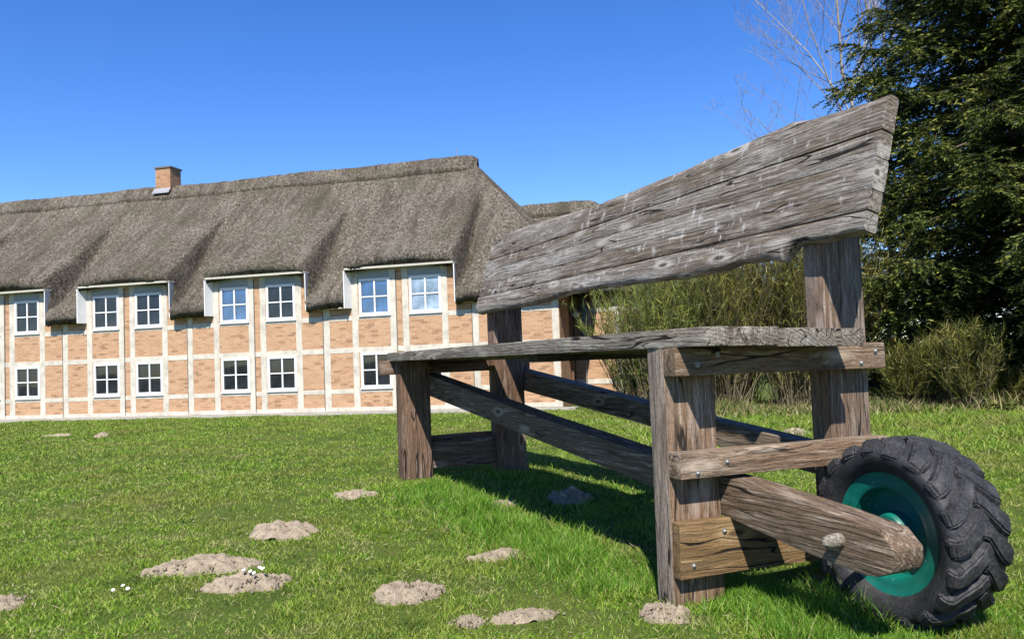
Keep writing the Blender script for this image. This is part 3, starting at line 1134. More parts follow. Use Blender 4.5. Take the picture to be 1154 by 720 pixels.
# local (x, y, z): x along L, y up the backrest, z = outward normal towards the sitter
m_back = Matrix(((1, 0, 0, 0), (0, sa, -ca, 1.25), (0, ca, sa, 2.28), (0, 0, 0, 1)))
xs_full = np.concatenate([np.linspace(LA + .02, -.6, 90), np.linspace(-.58, .49, 50)])
gaps = [.0, .0065, .0022, .0025, .0055, 0]
for k in range(5):
    left_in = [.06, .03, .01, .0, -.03][k]
    xs_k = np.linspace(LA + left_in, LB + [.01, .004, .0, -.004, -.01][k], 150)
    ue = seam(k, xs_k) - gaps[k]
    le = seam(k + 1, xs_k) + gaps[k + 1]
    n = len(xs_k)
    th = .115 + brand.uniform(-.006, .003)
    zf = (.003, .0, .001, .0, -.002)[k]
    # rows across the plank: front face rounded towards natural edges
    rows = []
    fr = [0, .06, .2, .5, .8, .94, 1.0]
    for f in fr:
        y = le + f * (ue - le)
        edge = min(f, 1 - f)
        rnd = .006 if edge == 0 else (.001 if edge < .1 else 0)
        if (k == 0 and f > .5) or (k == 4 and f < .5):
            rnd = .03 if edge == 0 else (.010 if edge < .1 else 0)
        z = zf - rnd + .004 * vnoise(xs_k * 2.2, y * 9, 0, 50 + k) + .0022 * vnoise(xs_k * 5, y * 55, 0, 60 + k)
        rows.append(np.stack([xs_k, y, z], -1))
    for f in fr[::-1]:
        y = le + f * (ue - le)
        edge = min(f, 1 - f)
        rows.append(np.stack([xs_k, y, -th + (.012 if edge == 0 else 0) + 0 * y], -1))
    Vv = np.stack(rows, 1)
    m = len(rows)
    I, J = np.meshgrid(np.arange(n - 1), np.arange(m), indexing='ij')
    i0 = (I * m + J).ravel()
    i1 = (I * m + (J + 1) % m).ravel()
    q = np.stack([i0, i0 + m, i1 + m, i1], 1)
    caps = np.array([[j, j + 1, m - 2 - j, m - 1 - j] for j in range(m // 2 - 1)])
    o = mesh_np('back_plank', Vv.reshape(-1, 3), [q, caps[:, ::-1], caps + (n - 1) * m], W_BACK, bench)
    bmx = bmesh.new()
    bmx.from_mesh(o.data)
    bmesh.ops.recalc_face_normals(bmx, faces=bmx.faces[:])
    bmx.to_mesh(o.data)
    bmx.free()
    for p in o.data.polygons:
        p.use_smooth = True
    o.data.set_sharp_from_angle(angle=R(40))
    o.matrix_basis = m_back

# ---- wheel
RUB = NT('tyre_rubber')
_n = RUB.noise(RUB.obj(), 9, 6, .7)
_n2 = RUB.noise(RUB.obj(), 55, 4, .7)
_c = RUB.ramp(_n, [(.34, (.012, .012, .014)), (.52, (.022, .022, .025)), (.72, (.06, .058, .06))])
_c = RUB.mix(RUB.ramp(_n2, [(.52, 0.0), (.75, .5)]), _c, (.085, .08, .078))
RUB.color(_c)
RUB.rough(.62)
RUB.spec(.4)
RUB.bump(RUB.math('ADD', _n, _n2), .35, .012)
RUB = RUB.m
WORN = NT('worn_lug_rubber')
_n = WORN.noise(WORN.obj(), 12, 6, .75)
_n2 = WORN.noise(WORN.obj(), 70, 4, .7)
_c = WORN.ramp(_n, [(.33, (.010, .010, .012)), (.5, (.020, .020, .023)), (.7, (.075, .072, .072))])
_c = WORN.mix(WORN.ramp(_n2, [(.5, 0.0), (.75, .5)]), _c, (.13, .125, .12))
WORN.color(_c)
WORN.rough(.68)
WORN.spec(.35)
WORN.bump(WORN.math('ADD', _n, _n2), .5, .014)
WORN = WORN.m
TEAL = NT('teal_rim_paint')
_n = TEAL.noise(TEAL.obj(), 7, 5, .65)
_n2 = TEAL.noise(TEAL.obj(), 26, 2, .5)
_c = TEAL.ramp(_n, [(.3, (.0, .11, .085)), (.7, (.003, .175, .13))])
_c = TEAL.mix(TEAL.ramp(_n2, [(.70, 0.0), (.73, .8)]), _c, (.30, .36, .30))
_n3 = TEAL.noise(TEAL.obj(), 5, 6, .7)
_c = TEAL.mix(TEAL.ramp(_n3, [(.55, 0.0), (.75, .45)]), _c, (.11, .12, .08))
TEAL.color(_c)
TEAL.rough(.42)
TEAL.spec(.5)
TEAL = TEAL.m

WC = (.855, 1.095, .492)
bm = bmesh.new()
bm_lathe(bm, [(-.46, .035), (.30, .035)], 16, 'y')
wheel = bm_obj('wheel', bm, STEEL, bench)
wheel.location = WC
prof = [(-.150, .352), (-.172, .362), (-.200, .398), (-.220, .440), (-.220, .472), (-.204, .496), (-.155, .512), (-.07, .522), (0, .524),
        (.07, .522), (.155, .512), (.204, .496), (.220, .472), (.220, .440), (.200, .398), (.172, .362), (.150, .352)]
bm = bmesh.new()
bm_lathe(bm, prof, 112, 'y', closed=True)
tyre = bm_obj('tyre', bm, RUB, wheel, angle=60)
# lugs: angled bars on both halves of the tread
py = np.array([p[0] for p in prof])
pr = np.array([p[1] for p in prof])
# arc-length parametrisation of one half of the carcass, centre to sidewall
half = [(0, .524), (.05, .523), (.10, .519), (.155, .512), (.185, .504), (.204, .496), (.214, .485), (.220, .462)]
ha = np.array(half)
hl = np.concatenate([[0], np.cumsum(np.hypot(*np.diff(ha, axis=0).T))])
verts, quads = [], []
NL = 19
lugr = random.Random(3)
for side in (-1, 1):
    for k in range(NL):
        t0 = 2 * math.pi * (k + (.5 if side > 0 else 0)) / NL
        npt = 10
        rings = []
        for i in range(npt):
            f = i / (npt - 1)
            # start slightly across the centre line, run out to the shoulder and a little down the wall
            sL = -.015 + f * (hl[-1] + .012)
            y = np.interp(abs(sL), hl, ha[:, 0]) * (1 if sL >= 0 else -1)
            r = np.interp(abs(sL), hl, ha[:, 1])
            sh_ = .33 * (min(1.0, max(sL, 0) / .19) ** .85)
            ang = t0 - sh_                   # lugs sweep backwards towards the shoulder
            h = .033 if f < .8 else .033 * (1 - (f - .8) / .2 * .55)
            wd = .036 + .023 * f
            hh = h + lugr.uniform(-.005, .004)
            # outward normal of profile in (y, r)
            ny = 0 if f < .55 else (f - .55) / .45 * .8
            nr = math.sqrt(max(0, 1 - ny * ny))
            row = []
            for (lw, hfac) in ((-1.35, -.15), (-1.0, 1.0), (1.0, 1.0), (1.35, -.15)):
                yy = (y + ny * hh * hfac) * side
                rr = r + nr * hh * hfac
                # width runs partly along the circumference, partly along the axle
                aa = ang + lw * wd * lugr.uniform(.74, .86) / rr
                yy += side * lw * wd * .50 * (1 if f < .75 else .25)
                row.append((rr * math.cos(aa), yy, rr * math.sin(aa)))
            rings.append(row)
        b0 = len(verts)
        for row in rings:
            verts.extend(row)
        for i in range(npt - 1):
            for j in range(3):
                a_ = b0 + i * 4 + j
                quads.append((a_, a_ + 1, a_ + 5, a_ + 4))
        quads.append((b0, b0 + 3, b0 + 2, b0 + 1))
        e = b0 + (npt - 1) * 4
        quads.append((e, e + 1, e + 2, e + 3))
lug = mesh_np('tread_lugs', np.array(verts), [np.array(quads)], WORN, wheel)
bmx = bmesh.new()
bmx.from_mesh(lug.data)
bmesh.ops.recalc_face_normals(bmx, faces=bmx.faces[:])
ed = [e for e in bmx.edges if len(e.link_faces) == 2 and e.calc_face_angle(0) > .6]
bmesh.ops.bevel(bmx, geom=ed, offset=.010, segments=2, affect='EDGES')
bmx.to_mesh(lug.data)
bmx.free()
for p in lug.data.polygons:
    p.use_smooth = True
lug.data.set_sharp_from_angle(angle=R(35))
# rim: outer flange ring, barrel, recessed disc, hub
bm = bmesh.new()
bm_lathe(bm, [(-.155, .376), (-.163, .374), (-.166, .366), (-.160, .358), (-.152, .30), (-.150, .272), (-.143, .264), (-.06, .258), (-.045, .25), (-.04, .17), (-.055, .12), (-.075, .115), (-.13, .112), (-.145, .10), (-.15, .05), (-.15, .0005)], 80, 'y', caps=False)
bm_lathe(bm, [(.155, .376), (.166, .366), (.152, .30), (.150, .272), (.06, .258), (.05, .0005)], 80, 'y', caps=False)
bm_obj('rim', bm, TEAL, wheel, angle=40)
# ================================================================== MOLEHILLS
SOIL = soil_mat('dry_sandy_soil', (.47, .385, .28))
hills = []
def molehill(name, x, y, rx, ry, h, rot, label, seed, cat='molehill', group=None, mat=SOIL):
    n = 46
    g = np.linspace(-1.25, 1.25, n)
    U, V_ = np.meshgrid(g, g, indexing='ij')
    rad = np.hypot(U, V_)
    ang = np.arctan2(V_, U)
    rim = .95 + .34 * vnoise(np.cos(ang) * 1.6 + seed, np.sin(ang) * 1.6, 0, seed) + .20 * vnoise(np.cos(ang) * 5 + seed, np.sin(ang) * 4, 0, seed + 5)
    prof = np.clip(1 - (rad / rim) ** 2, 0, None)
    z = h * prof ** .8 * (1 + .35 * fbm(U * 2.2, V_ * 2.2, 0, seed + 1, 2))
    z += np.where(prof > .02, (.016 + .16 * h) * np.clip(prof * 4, 0, 1) * fbm(U * 6, V_ * 6, 0, seed + 2, 3), 0)
    z -= np.where(prof <= 0, .03, 0) + np.clip(.12 - prof, 0, .12) * .15
    c, s_ = math.cos(rot), math.sin(rot)
    Xl, Yl = U * rx, V_ * ry
    Xr, Yr = Xl * c - Yl * s_, Xl * s_ + Yl * c
    z = z + (ground_z(Xr + x, Yr + y) - .006) + .012
    Vv = np.stack([Xr, Yr, z], -1).reshape(-1, 3)
    I, J = np.meshgrid(np.arange(n - 1), np.arange(n - 1), indexing='ij')
    q = (I * n + J).ravel()[:, None] + np.array([[0, n, n + 1, 1]])
    o = mesh_np(name, Vv, [q], mat, None, smooth=True)
    o.location = (x, y, 0)
    hills.append((x, y, rx * .88, ry * .88, rot))
    # loose crumbs lying on and round the heap
    rg = np.random.default_rng(seed)
    nc = int(170 if y < 12 else 20)
    rr = np.abs(rg.normal(.6, .36, nc))
    aa = rg.random(nc) * 2 * np.pi
    lx, ly = rr * np.cos(aa) * rx, rr * np.sin(aa) * ry
    cx_, cy_ = lx * c - ly * s_, lx * s_ + ly * c
    cz_ = ground_z(cx_ + x, cy_ + y) + h * np.clip(1 - rr ** 2, 0, 1) ** .8 + .004
    sz = rg.uniform(.004, .010, nc) + .014 * rg.random(nc) ** 4 * (1 if h > .03 else .6)
    oct_ = np.array([[1, 0, 0], [0, 1, 0], [-1, 0, 0], [0, -1, 0], [0, 0, 1], [0, 0, -1]], float)
    vv = oct_[None] * sz[:, None, None] * rg.uniform(.55, 1.3, (nc, 6, 1)) + np.stack([cx_, cy_, cz_], -1)[:, None]
    fb = np.arange(nc)[:, None] * 6
    ff = [fb + np.array([t_]) for t_ in ((0, 1, 4), (1, 2, 4), (2, 3, 4), (3, 0, 4), (1, 0, 5), (2, 1, 5), (3, 2, 5), (0, 3, 5))]
    setting(mesh_np('loose_soil', vv.reshape(-1, 3), ff, mat, o, smooth=True), 'stuff')
    return tag(o, label, cat, group)

G1 = 'molehills on the lawn'
molehill('molehill', -2.30, 8.0, .33, .26, .085, 0, 'sandy molehill in the middle of the lawn, farthest of the large heaps', 3, group=G1)
molehill('molehill', -2.56, 6.66, .44, .16, .075, .25, 'long low molehill with a tail of soil on its left', 14, group=G1)
molehill('molehill', -2.03, 6.16, .33, .17, .07, 0, 'rounded molehill with white daisies at its crest', 25, group=G1)
molehill('molehill', -.76, 5.74, .24, .19, .065, 0, 'small brown molehill nearest the bottom edge left of the bench', 36, group=G1)
molehill('molehill', .56, 9.4, .24, .26, .10, 0, 'dark shaded molehill underneath the bench seat', 47, group=G1)
molehill('molehill', -3.72, 5.95, .17, .13, .04, 0, 'pale molehill at the left edge of the photo', 58, group=G1)
molehill('molehill', .86, 5.16, .14, .14, .05, 0, 'crumbly soil heap against the foot of the front post', 69, group=G1)
molehill('molehill', -10.9, 21.7, .17, .25, .08, 0, 'tiny far molehill on the left lawn near the house', 70, group=G1)
G2 = 'bare soil patches'
molehill('bare_patch', -2.0, 10.1, .25, .22, .03, 0, 'flat bare soil patch left of the far front post', 81, 'soil patch', G2)
molehill('bare_patch', -.18, 9.2, .15, .18, .03, 0, 'small bare soil spot beside the long grass of the bench', 92, 'soil patch', G2)
molehill('bare_patch', -.18, 6.85, .24, .14, .025, .4, 'slanting bare soil strip halfway along the bench front', 93, 'soil patch', G2)
molehill('bare_patch', .0, 5.22, .22, .10, .02, .2, 'straw-strewn bare patch at the bottom edge near the front post', 94, 'soil patch', G2)
molehill('bare_patch', -.33, 5.12, .09, .10, .02, 0, 'narrow bare patch at the bottom edge left of the straw', 95, 'soil patch', G2)
molehill('bare_patch', 5.2, 15.4, .26, .35, .06, 0, 'pale bare patch in the lawn seen through the bench', 96, 'soil patch', G2)
molehill('bare_patch', -12.4, 22.3, .4, .2, .02, 0, 'faint bare streak on the far left lawn', 97, 'soil patch', G2)

# ================================================================== GRASS
GRASS = blade_mat('lawn_grass', [(0, (.09, .20, .010)), (.35, (.18, .33, .024)), (.7, (.29, .45, .040)), (.9, (.42, .50, .09)), (1.0, (.62, .55, .26))], ((.55, (.29, .275, .065), .7, .46, .66), (2.6, (.05, .12, .012), .75, .50, .68), (1.7, (.46, .38, .20), .75, .555, .70)), transl=.35)
LONG = blade_mat('long_grass', [(0, (.07, .18, .012)), (.5, (.15, .33, .026)), (.85, (.26, .44, .05)), (1, (.46, .46, .17))], None, transl=.4)

def in_hills(x, y, k=.92):
    m = np.zeros(len(x), bool)
    for hx, hy, rx, ry, rot in hills:
        c, s_ = math.cos(-rot), math.sin(-rot)
        dx, dy = x - hx, y - hy
        u_ = (dx * c - dy * s_) / rx
        v_ = (dx * s_ + dy * c) / ry
        m |= (u_ ** 2 + v_ ** 2) < k * k
    return m

def bench_local(x, y):
    dx, dy = x - BO.x, y - BO.y
    return dx * BL.x + dy * BL.y, dx * BW.x + dy * BW.y

def house_local(x, y):
    dx, dy = x - HO.x, y - HO.y
    return dx * HU.x + dy * HU.y, dx * HN.x + dy * HN.y

N = 700000
yy = 3.4 + (RNG.random(N) ** 2.2) * 27
xx = (RNG.random(N) * 2 - 1) * (yy * .80 + 1.5)
s_h, d_h = house_local(xx, yy)
keep = ~((d_h > -.5) & (s_h < 18)) & ~((d_h > 2.5))
keep &= ~(in_hills(xx, yy, .98) & (RNG.random(N) > .03 + .25 * np.clip(fbm(xx * 9, yy * 9, 0, 44, 2), 0, 1)))
bare = fbm(xx * 1.1, yy * 1.1, 0, 17, 3)
keep &= ~((bare > .58) & (RNG.random(N) > .3))
xx, yy = xx[keep], yy[keep]
n = len(xx)
dist = np.hypot(xx, yy)
clump = fbm(xx * 1.6, yy * 1.6, 0, 33, 3)
bl_, bwv = bench_local(xx, yy)
near_bench = np.exp(-((bwv + .15) / .45) ** 2) * ((bl_ > -6.6) & (bl_ < .4))
wheel_d = np.hypot(bl_ - .85, (bwv - 1.0))
near_bench = np.maximum(near_bench, np.exp(-(wheel_d / .65) ** 2) * .8)
right_rough = np.clip((xx - 2.6) / 3, 0, 1)
tuft = np.clip(fbm(xx * 4.5, yy * 4.5, 0, 35, 2), -.8, 1)
ln = (.030 + .024 * RNG.random(n) + .018 * np.clip(clump, -.6, 1) + .022 * np.clip(tuft, -.4, 1)) * (1 + .9 * near_bench * RNG.random(n) + .6 * right_rough * RNG.random(n)) * np.clip(.85 + dist * .02, 1, 1.5)
ln = np.maximum(ln * .88, .016)
wd = .0048 * np.clip(dist / 5, .8, 6) ** .75 * (.7 + .6 * RNG.random(n))
az = RNG.random(n) * 2 * np.pi
lean = .25 + .75 * RNG.random(n) ** 1.3
dirs = norm(np.stack([np.cos(az) * lean, np.sin(az) * lean, np.ones(n)], -1))
bend = np.stack([np.cos(az), np.sin(az), -np.full(n, .35)], -1) * (ln * .45 * RNG.random(n))[:, None]
org = np.stack([xx, yy, ground_z(xx, yy) - .012], -1)
setting(blades('grass', org, dirs, ln, wd, bend, GRASS), 'stuff')

# dead straw lying in the turf
n = 11000
sx_ = 3.6 + RNG.random(n) ** 1.8 * 14
xs_l = (RNG.random(n) * 2 - 1) * (sx_ * .75 + 1)
s_h, d_h = house_local(xs_l, sx_)
az = RNG.random(n) * 2 * np.pi
dirs = norm(np.stack([np.cos(az), np.sin(az), RNG.uniform(.05, .5, n)], -1))
org = np.stack([xs_l, sx_, ground_z(xs_l, sx_) + .012], -1)
LITTER = blade_mat('straw_litter', [(0, (.20, .16, .07)), (.5, (.40, .33, .17)), (1, (.55, .47, .30))], None, transl=.1)
setting(blades('straw_litter', org, dirs, RNG.uniform(.02, .065, n), .0026 * np.clip(sx_ / 5, 1, 3), np.zeros((n, 3)), LITTER), 'stuff')

# longer uncut grass at the feet of the bench and wheel
def scatter_bench(n, l0, l1, w0, w1):
    a = RNG.uniform(l0, l1, n)
    b = RNG.normal(0, 1, n) * (w1 - w0) / 4 + (w0 + w1) / 2
    return BO.x + BL.x * a + BW.x * b, BO.y + BL.y * a + BW.y * b
sx, sy, hh = [], [], []
for (n, l0, l1, w0, w1, h0, h1) in ((14000, -5.5, -.35, -.42, .45, .06, .19), (2600, -.25, .15, .30, .9, .07, .17),
                                  (7500, .1, 1.9, .15, .95, .07, .22), (1800, .3, 1.5, 1.2, 1.7, .05, .15), (5000, -6.2, -.2, .5, 2.2, .05, .14)):
    x_, y_ = scatter_bench(n, l0, l1, w0, w1)
    sx.append(x_)
    sy.append(y_)
    hh.append(RNG.uniform(h0, h1, n) * (.75 + .5 * np.clip(fbm(x_ * 2, y_ * 2, 0, 71, 2), -.6, 1)))
sx, sy, hh = map(np.concatenate, (sx, sy, hh))
k_ = ~in_hills(sx, sy)
sx, sy, hh = sx[k_], sy[k_], hh[k_]
n = len(sx)
az = RNG.random(n) * 2 * np.pi
lean = .1 + .45 * RNG.random(n)
dirs = norm(np.stack([np.cos(az) * lean, np.sin(az) * lean, np.ones(n)], -1))
bend = np.stack([np.cos(az), np.sin(az), -np.full(n, .3)], -1) * (hh * .5 * RNG.random(n))[:, None]
org = np.stack([sx, sy, ground_z(sx, sy) - .01], -1)
setting(blades('long_grass', org, dirs, hh, .0055 * (.7 + .6 * RNG.random(n)) * np.clip(np.hypot(sx, sy) / 6, 1, 2), bend, LONG), 'stuff')

# rough grass and straw along the shrubs at the right
STRAW = blade_mat('dry_straw_grass', [(0, (.08, .14, .02)), (.4, (.16, .20, .04)), (.7, (.32, .27, .11)), (1, (.50, .41, .24))], None, transl=.3)
n = 12000
x_ = RNG.uniform(3.2, 17, n)
y_ = 21.6 - (x_ - 3) * .12 + RNG.normal(0, .75, n) - .5
h_ = RNG.uniform(.10, .48, n) * (.6 + .6 * np.clip(fbm(x_ * .9, y_ * .9, 0, 91, 2) + .4, 0, 1.3))
az = RNG.random(n) * 2 * np.pi
lean = .1 + .5 * RNG.random(n)
dirs = norm(np.stack([np.cos(az) * lean, np.sin(az) * lean, np.ones(n)], -1))
bend = np.stack([np.cos(az), np.sin(az), -np.full(n, .4)], -1) * (h_ * .6 * RNG.random(n))[:, None]
org = np.stack([x_, y_, ground_z(x_, y_)], -1)
setting(blades('dry_grass', org, dirs, h_, .022 * (.6 + .7 * RNG.random(n)), bend, STRAW), 'stuff')
n = 42000
x_ = RNG.uniform(2.2, 18, n)
y_ = RNG.uniform(11, 21.5, n)
h_ = RNG.uniform(.06, .2, n) * (.7 + .6 * np.clip(fbm(x_ * .8, y_ * .8, 0, 93, 2) + .3, 0, 1.4))
az = RNG.random(n) * 2 * np.pi
lean = .2 + .7 * RNG.random(n)
dirs = norm(np.stack([np.cos(az) * lean, np.sin(az) * lean, np.ones(n)], -1))
bend = np.stack([np.cos(az), np.sin(az), -np.full(n, .4)], -1) * (h_ * .5 * RNG.random(n))[:, None]
org = np.stack([x_, y_, ground_z(x_, y_) - .01], -1)
setting(blades('rough_grass', org, dirs, h_, .016 * (.6 + .7 * RNG.random(n)), bend, GRASS), 'stuff')

# daisies
PETAL = plain('daisy_white', (.82, .82, .80), .6, var=.03)
YOLK = plain('daisy_yellow', (.75, .5, .04), .6, var=.05)
def daisy(x, y, h, label):
    e = empty('daisy', (x, y, float(ground_z(x, y))))
    e.rotation_euler = (R(random.uniform(25, 45)), R(random.uniform(-15, 15)), 0)
    bm = bmesh.new()
    for k in range(14):
        a = 2 * math.pi * k / 14
        p = [(.004, -.002), (.011, -.0033), (.0145, 0), (.011, .0033), (.004, .002)]
        bm.faces.new([bm.verts.new((u * math.cos(a) - v_ * math.sin(a), u * math.sin(a) + v_ * math.cos(a), h + .004 * (u / .016))) for u, v_ in p])
    bm_obj('petals', bm, PETAL, e, smooth=False)
    bm = bmesh.new()
    bm_lathe(bm, [(h, .005), (h + .003, .004), (h + .0045, .0003)], 10, 'z')
    bm_obj('flower_disc', bm, YOLK, e)
    bm = bmesh.new()
    bm_lathe(bm, [(-.01, .0013), (h, .001)], 6, 'z')
    bm_obj('stem', bm, LONG, e)
    tag(e, label, 'daisy', 'daisies in the lawn')
for i, (x, y) in enumerate(((-1.98, 6.20), (-1.93, 6.16), (-1.90, 6.21), (-1.95, 6.25), (-2.04, 6.18), (-1.86, 6.15))):
    daisy(x, y, .13 + .01 * (i % 3), 'small white daisy in the cluster on the crest of a molehill')
for i, (x, y) in enumerate(((-2.95, 6.02), (-2.90, 6.10), (-2.86, 6.05))):
    daisy(x, y, .075, 'small white daisy in the grass left of the daisy-topped molehill')

# ================================================================== SHRUBS
def broom(name, x, y, w, d, h, nst, label, mat, stem_mat, seed, lean=(0, 0)):
    e = empty(name, (x, y, 0))
    rg = np.random.default_rng(seed)
    # stems rise from several root clumps and fan out
    nc = max(3, int(w * 2.2))
    cx = rg.uniform(-w / 2, w / 2, nc) * .8
    cy = rg.uniform(-d / 2, d / 2, nc) * .8
    ch_ = h * rg.uniform(.78, 1.0, nc)
    pick = rg.integers(0, nc, nst)
    az = rg.random(nst) * 2 * np.pi
    tilt = np.abs(rg.normal(0, .28, nst))
    L = ch_[pick] * rg.uniform(.55, 1.03, nst)
    o = np.stack([cx[pick] + rg.normal(0, .16, nst), cy[pick] + rg.normal(0, .16, nst), np.zeros(nst)], -1)
    dv = norm(np.stack([np.cos(az) * tilt + lean[0], np.sin(az) * tilt + lean[1], np.ones(nst)], -1))
    bendv = np.stack([np.cos(az), np.sin(az), -np.full(nst, .25)], -1) * (L * .16 * rg.random(nst))[:, None]
    blades('stems', o, dv, L, .022, bendv, stem_mat, e)
    # fine green whips along the upper part of the stems
    per = 44
    f = rg.uniform(.12, 1.0, (nst, per)) ** .8
    base = o[:, None] + dv[:, None] * (L[:, None] * f)[..., None] + bendv[:, None] * (f ** 2)[..., None]
    base = base.reshape(-1, 3)
    m = len(base)
    wdv = norm(np.repeat(dv, per, 0) * .7 + rg.normal(0, .5, (m, 3)) + np.array([0, 0, .3]))
    wl = rg.uniform(.10, .36, m)
    bb = rg.normal(0, .05, (m, 3))
    blades('foliage', base, wdv, wl, .012 * rg.uniform(.7, 1.5, m), bb, mat, e)
    return tag(e, label, 'shrub', 'broom shrubs beside the lawn')
BR_G = blade_mat('broom_green', [(0, (.035, .06, .009)), (.45, (.095, .13, .018)), (.8, (.20, .235, .034)), (1, (.38, .35, .08))], None, transl=.15)
BR_B = blade_mat('broom_olive', [(0, (.038, .046, .01)), (.45, (.11, .115, .018)), (.8, (.22, .21, .038)), (1, (.40, .33, .10))], None, transl=.15)
BR_D = blade_mat('broom_dark', [(0, (.03, .045, .008)), (.45, (.09, .105, .016)), (.8, (.20, .20, .035)), (1, (.42, .34, .12))], None, transl=.25)
BSTEM = plain('broom_stem', (.13, .105, .055), .8, var=.3, scale=3)
broom('broom_shrub', 4.0, 21.9, 2.3, 1.8, 4.3, 620, 'green upright broom shrub in front of the brick wing, left of the group', BR_G, BSTEM, 5)
broom('broom_shrub', 6.0, 22.3, 2.9, 2.0, 6.0, 1050, 'olive brown broom shrub seen through the gap under the backrest', BR_B, BSTEM, 6)
broom('broom_shrub', 7.9, 22.2, 2.9, 2.0, 6.0, 1000, 'dull broom shrub behind the tall near post', BR_B, BSTEM, 8)
broom('broom_shrub', 10.1, 19.9, 2.6, 1.4, 2.15, 520, 'low dark broom shrub with dry stems at the foot of the spruce', BR_D, BSTEM, 9)
broom('broom_shrub', 12.6, 19.6, 2.2, 1.2, 1.0, 260, 'knee-high scrubby broom shrub at the right edge under the spruce', BR_D, BSTEM, 10)

# ================================================================== SPRUCE
BARK = plain('spruce_bark', (.10, .075, .055), .9, var=.4, scale=12, bump=.6)
NEED = blade_mat('spruce_needles', [(0, (.012, .022, .006)), (.4, (.030, .047, .010)), (.65, (.085, .115, .018)), (.88, (.20, .225, .034)), (1, (.36, .34, .07))], None, transl=.2, rough=.6)

def spruce(name, x, y, H, rad, seed, label, dense=1.0):
    e = empty(name, (x, y, 0))
    rg = np.random.default_rng(seed)
    tubes('trunk', [((0, 0, -.1), (0, 0, H * .35), .27, .2), ((0, 0, H * .35), (0, 0, H * .7), .2, .11), ((0, 0, H * .7), (0, 0, H), .11, .02)], BARK, e, 10)
    limb = []
    O, D, Ln = [], [], []
    z = .35
    while z < H - .3:
        nl = rg.integers(7, 10)
        a0 = rg.random() * 6.28
        for k in range(nl):
            az = a0 + 2 * np.pi * k / nl + rg.normal(0, .15)
            r = rad * min(1.0, (1 - z / H) * 1.45) * rg.uniform(.72, 1.1)
            if z < 2.5:
                r *= .80
            npt = 9
            t = np.linspace(0, 1, npt)
            rr = r * t
            sag = -.34 * r * t ** 1.3 + .24 * r * t ** 3.2 + .03 * r * np.sin(t * 9 + rg.random() * 6)
            pts = np.stack([np.cos(az) * rr, np.sin(az) * rr, z + sag], -1)
            pts += rg.normal(0, .04, pts.shape) * t[:, None]
            pts[:, 2] = np.maximum(pts[:, 2], .12)
            for i in range(npt - 1):
                limb.append((pts[i], pts[i + 1], .05 * (1 - t[i]) + .008, .05 * (1 - t[i + 1]) + .008))
            # branchlets on both sides, hanging
            nb = int(r * 8 * dense) + 4
            tb = rg.uniform(.06, 1.0, nb) ** .8
            for f in tb:
                p = np.array([np.interp(f, t, pts[:, j]) for j in range(3)])
                sgn = rg.choice((-1, 1))
                fa = az + sgn * rg.uniform(.35, 1.15)
                bl = (.30 + .75 * (1 - abs(f - .6))) * rg.uniform(.6, 1.1) * min(1, r / 2.5)
                dv = np.array([np.cos(fa), np.sin(fa), rg.uniform(-.5, .25)])
                O.append(p)
                D.append(dv / np.linalg.norm(dv))
                Ln.append(bl)
        z += rg.uniform(.24, .42) * (1 + z / 30)
    tubes('limbs', limb, BARK, e, 4)
    O, D, Ln = np.array(O), np.array(D), np.array(Ln)
    per = 32
    nb = len(O)
    f = np.linspace(.06, 1.0, per)[None, :] + rg.normal(0, .02, (nb, per))
    base = O[:, None] + D[:, None] * (Ln[:, None] * f)[..., None]
    base[..., 2] -= (f ** 2) * (.22 * Ln)[:, None]
    sidev = norm(np.cross(D, np.array([0, 0, 1.])))
    sg = np.where(np.arange(per) % 2 == 0, 1, -1)[None, :, None]
    tw = D[:, None] * rg.uniform(.5, 1.0, (nb, per, 1)) + sidev[:, None] * sg * rg.uniform(.3, .9, (nb, per, 1)) + np.array([0, 0, -.02]) + rg.normal(0, .28, (nb, per, 3))
    tw = norm(tw).reshape(-1, 3)
    base = base.reshape(-1, 3)
    m = len(base)
    tl = rg.uniform(.08, .20, m) * np.repeat(np.clip(Ln, .5, 1.1), per)
    blades('crown', base, tw, tl, .034 * rg.uniform(.7, 1.2, m), np.stack([np.zeros(m), np.zeros(m), -tl * .12], -1), NEED, e)
    return tag(e, label, 'tree')
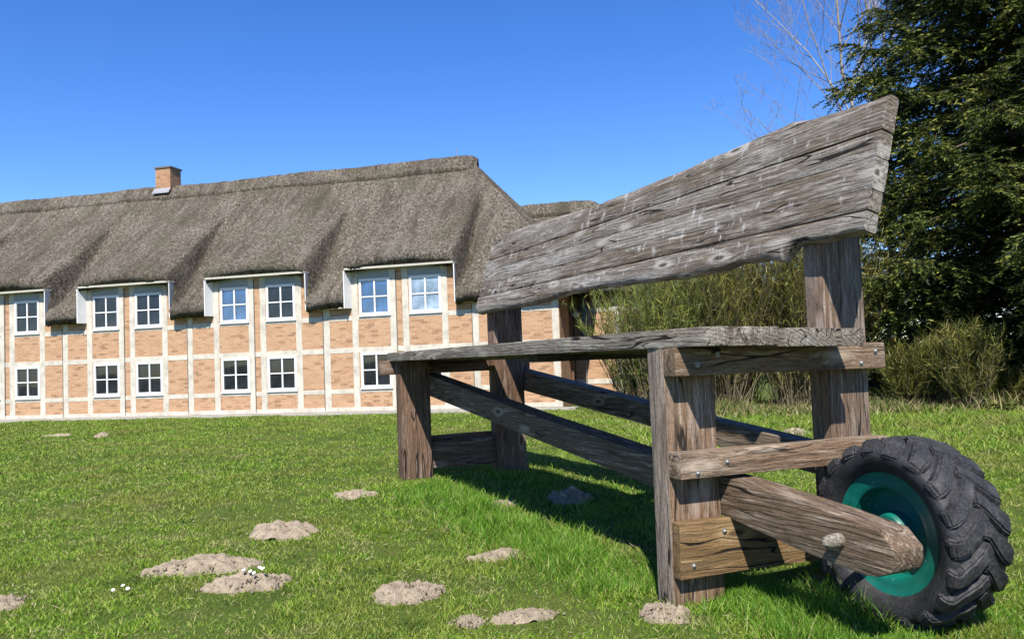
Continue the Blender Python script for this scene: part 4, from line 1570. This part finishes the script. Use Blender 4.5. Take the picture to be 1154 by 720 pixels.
spruce('spruce_tree', 14.1, 22.4, 21.0, 5.6, 3, 'tall dark green spruce tree filling the right edge behind the bench', 2.3)
spruce('spruce_tree', 19.5, 27.5, 18.0, 5.0, 4, 'second dark spruce standing farther right behind the big one', .7)

# ================================================================== BARE TREE
BIRCH = plain('pale_birch_bark', (.36, .32, .27), .8, var=.35, scale=6)
TWIG = plain('birch_twig', (.26, .21, .165), .8, var=.2)
def bare_tree(name, x, y, H, seed, label, nst=2, spread=1.0):
    rg = random.Random(seed)
    e = empty(name, (x, y, 0))
    big, small = [], []
    def grow(p, d, ln, r, depth):
        nseg = 4
        pts = [p]
        dd_ = d.copy()
        for i in range(nseg):
            dd_ = (dd_ + Vector((rg.gauss(0, .07), rg.gauss(0, .07), .05 + rg.gauss(0, .04)))).normalized()
            p1 = pts[-1] + dd_ * ln / nseg
            r0, r1 = r * (1 - .65 * i / nseg), r * (1 - .65 * (i + 1) / nseg)
            (big if depth < 2 else small).append((pts[-1][:], p1[:], max(r0, .005), max(r1, .004)))
            pts.append(p1)
        if depth >= 5 or ln < .3:
            return
        kids = 8 if depth == 0 else (5 if depth < 2 else 3)
        for k in range(kids):
            f = rg.uniform(.25 if depth else .18, 1.0)
            i = min(nseg - 1, int(f * nseg))
            q_ = pts[i].lerp(pts[i + 1], f * nseg - i)
            a = rg.random() * 6.283
            side_ = Vector((math.cos(a), math.sin(a), 0)) * rg.uniform(.5, .95) * spread
            nd = (dd_ * .75 + side_ + Vector((0, 0, .25))).normalized()
            grow(q_, nd, ln * rg.uniform(.42, .62) * (1.15 - .4 * f), r * (1 - .65 * f) * .6, depth + 1)
    for k in range(nst):
        grow(Vector((k * .9 - .4, k * .3, -.1)), Vector((rg.uniform(-.12, .05) * (k + .5), rg.uniform(-.05, .05), 1)).normalized(), H * rg.uniform(.8, 1.0), .095, 0)
    tubes('trunk', big, BIRCH, e, 6)
    tubes('twigs', small, TWIG, e, 3)
    return tag(e, label, 'tree')
bare_tree('birch_tree', 15.2, 31.5, 16.8, 12, 'leafless pale-stemmed birch behind the backrest, left of the spruce', 3)
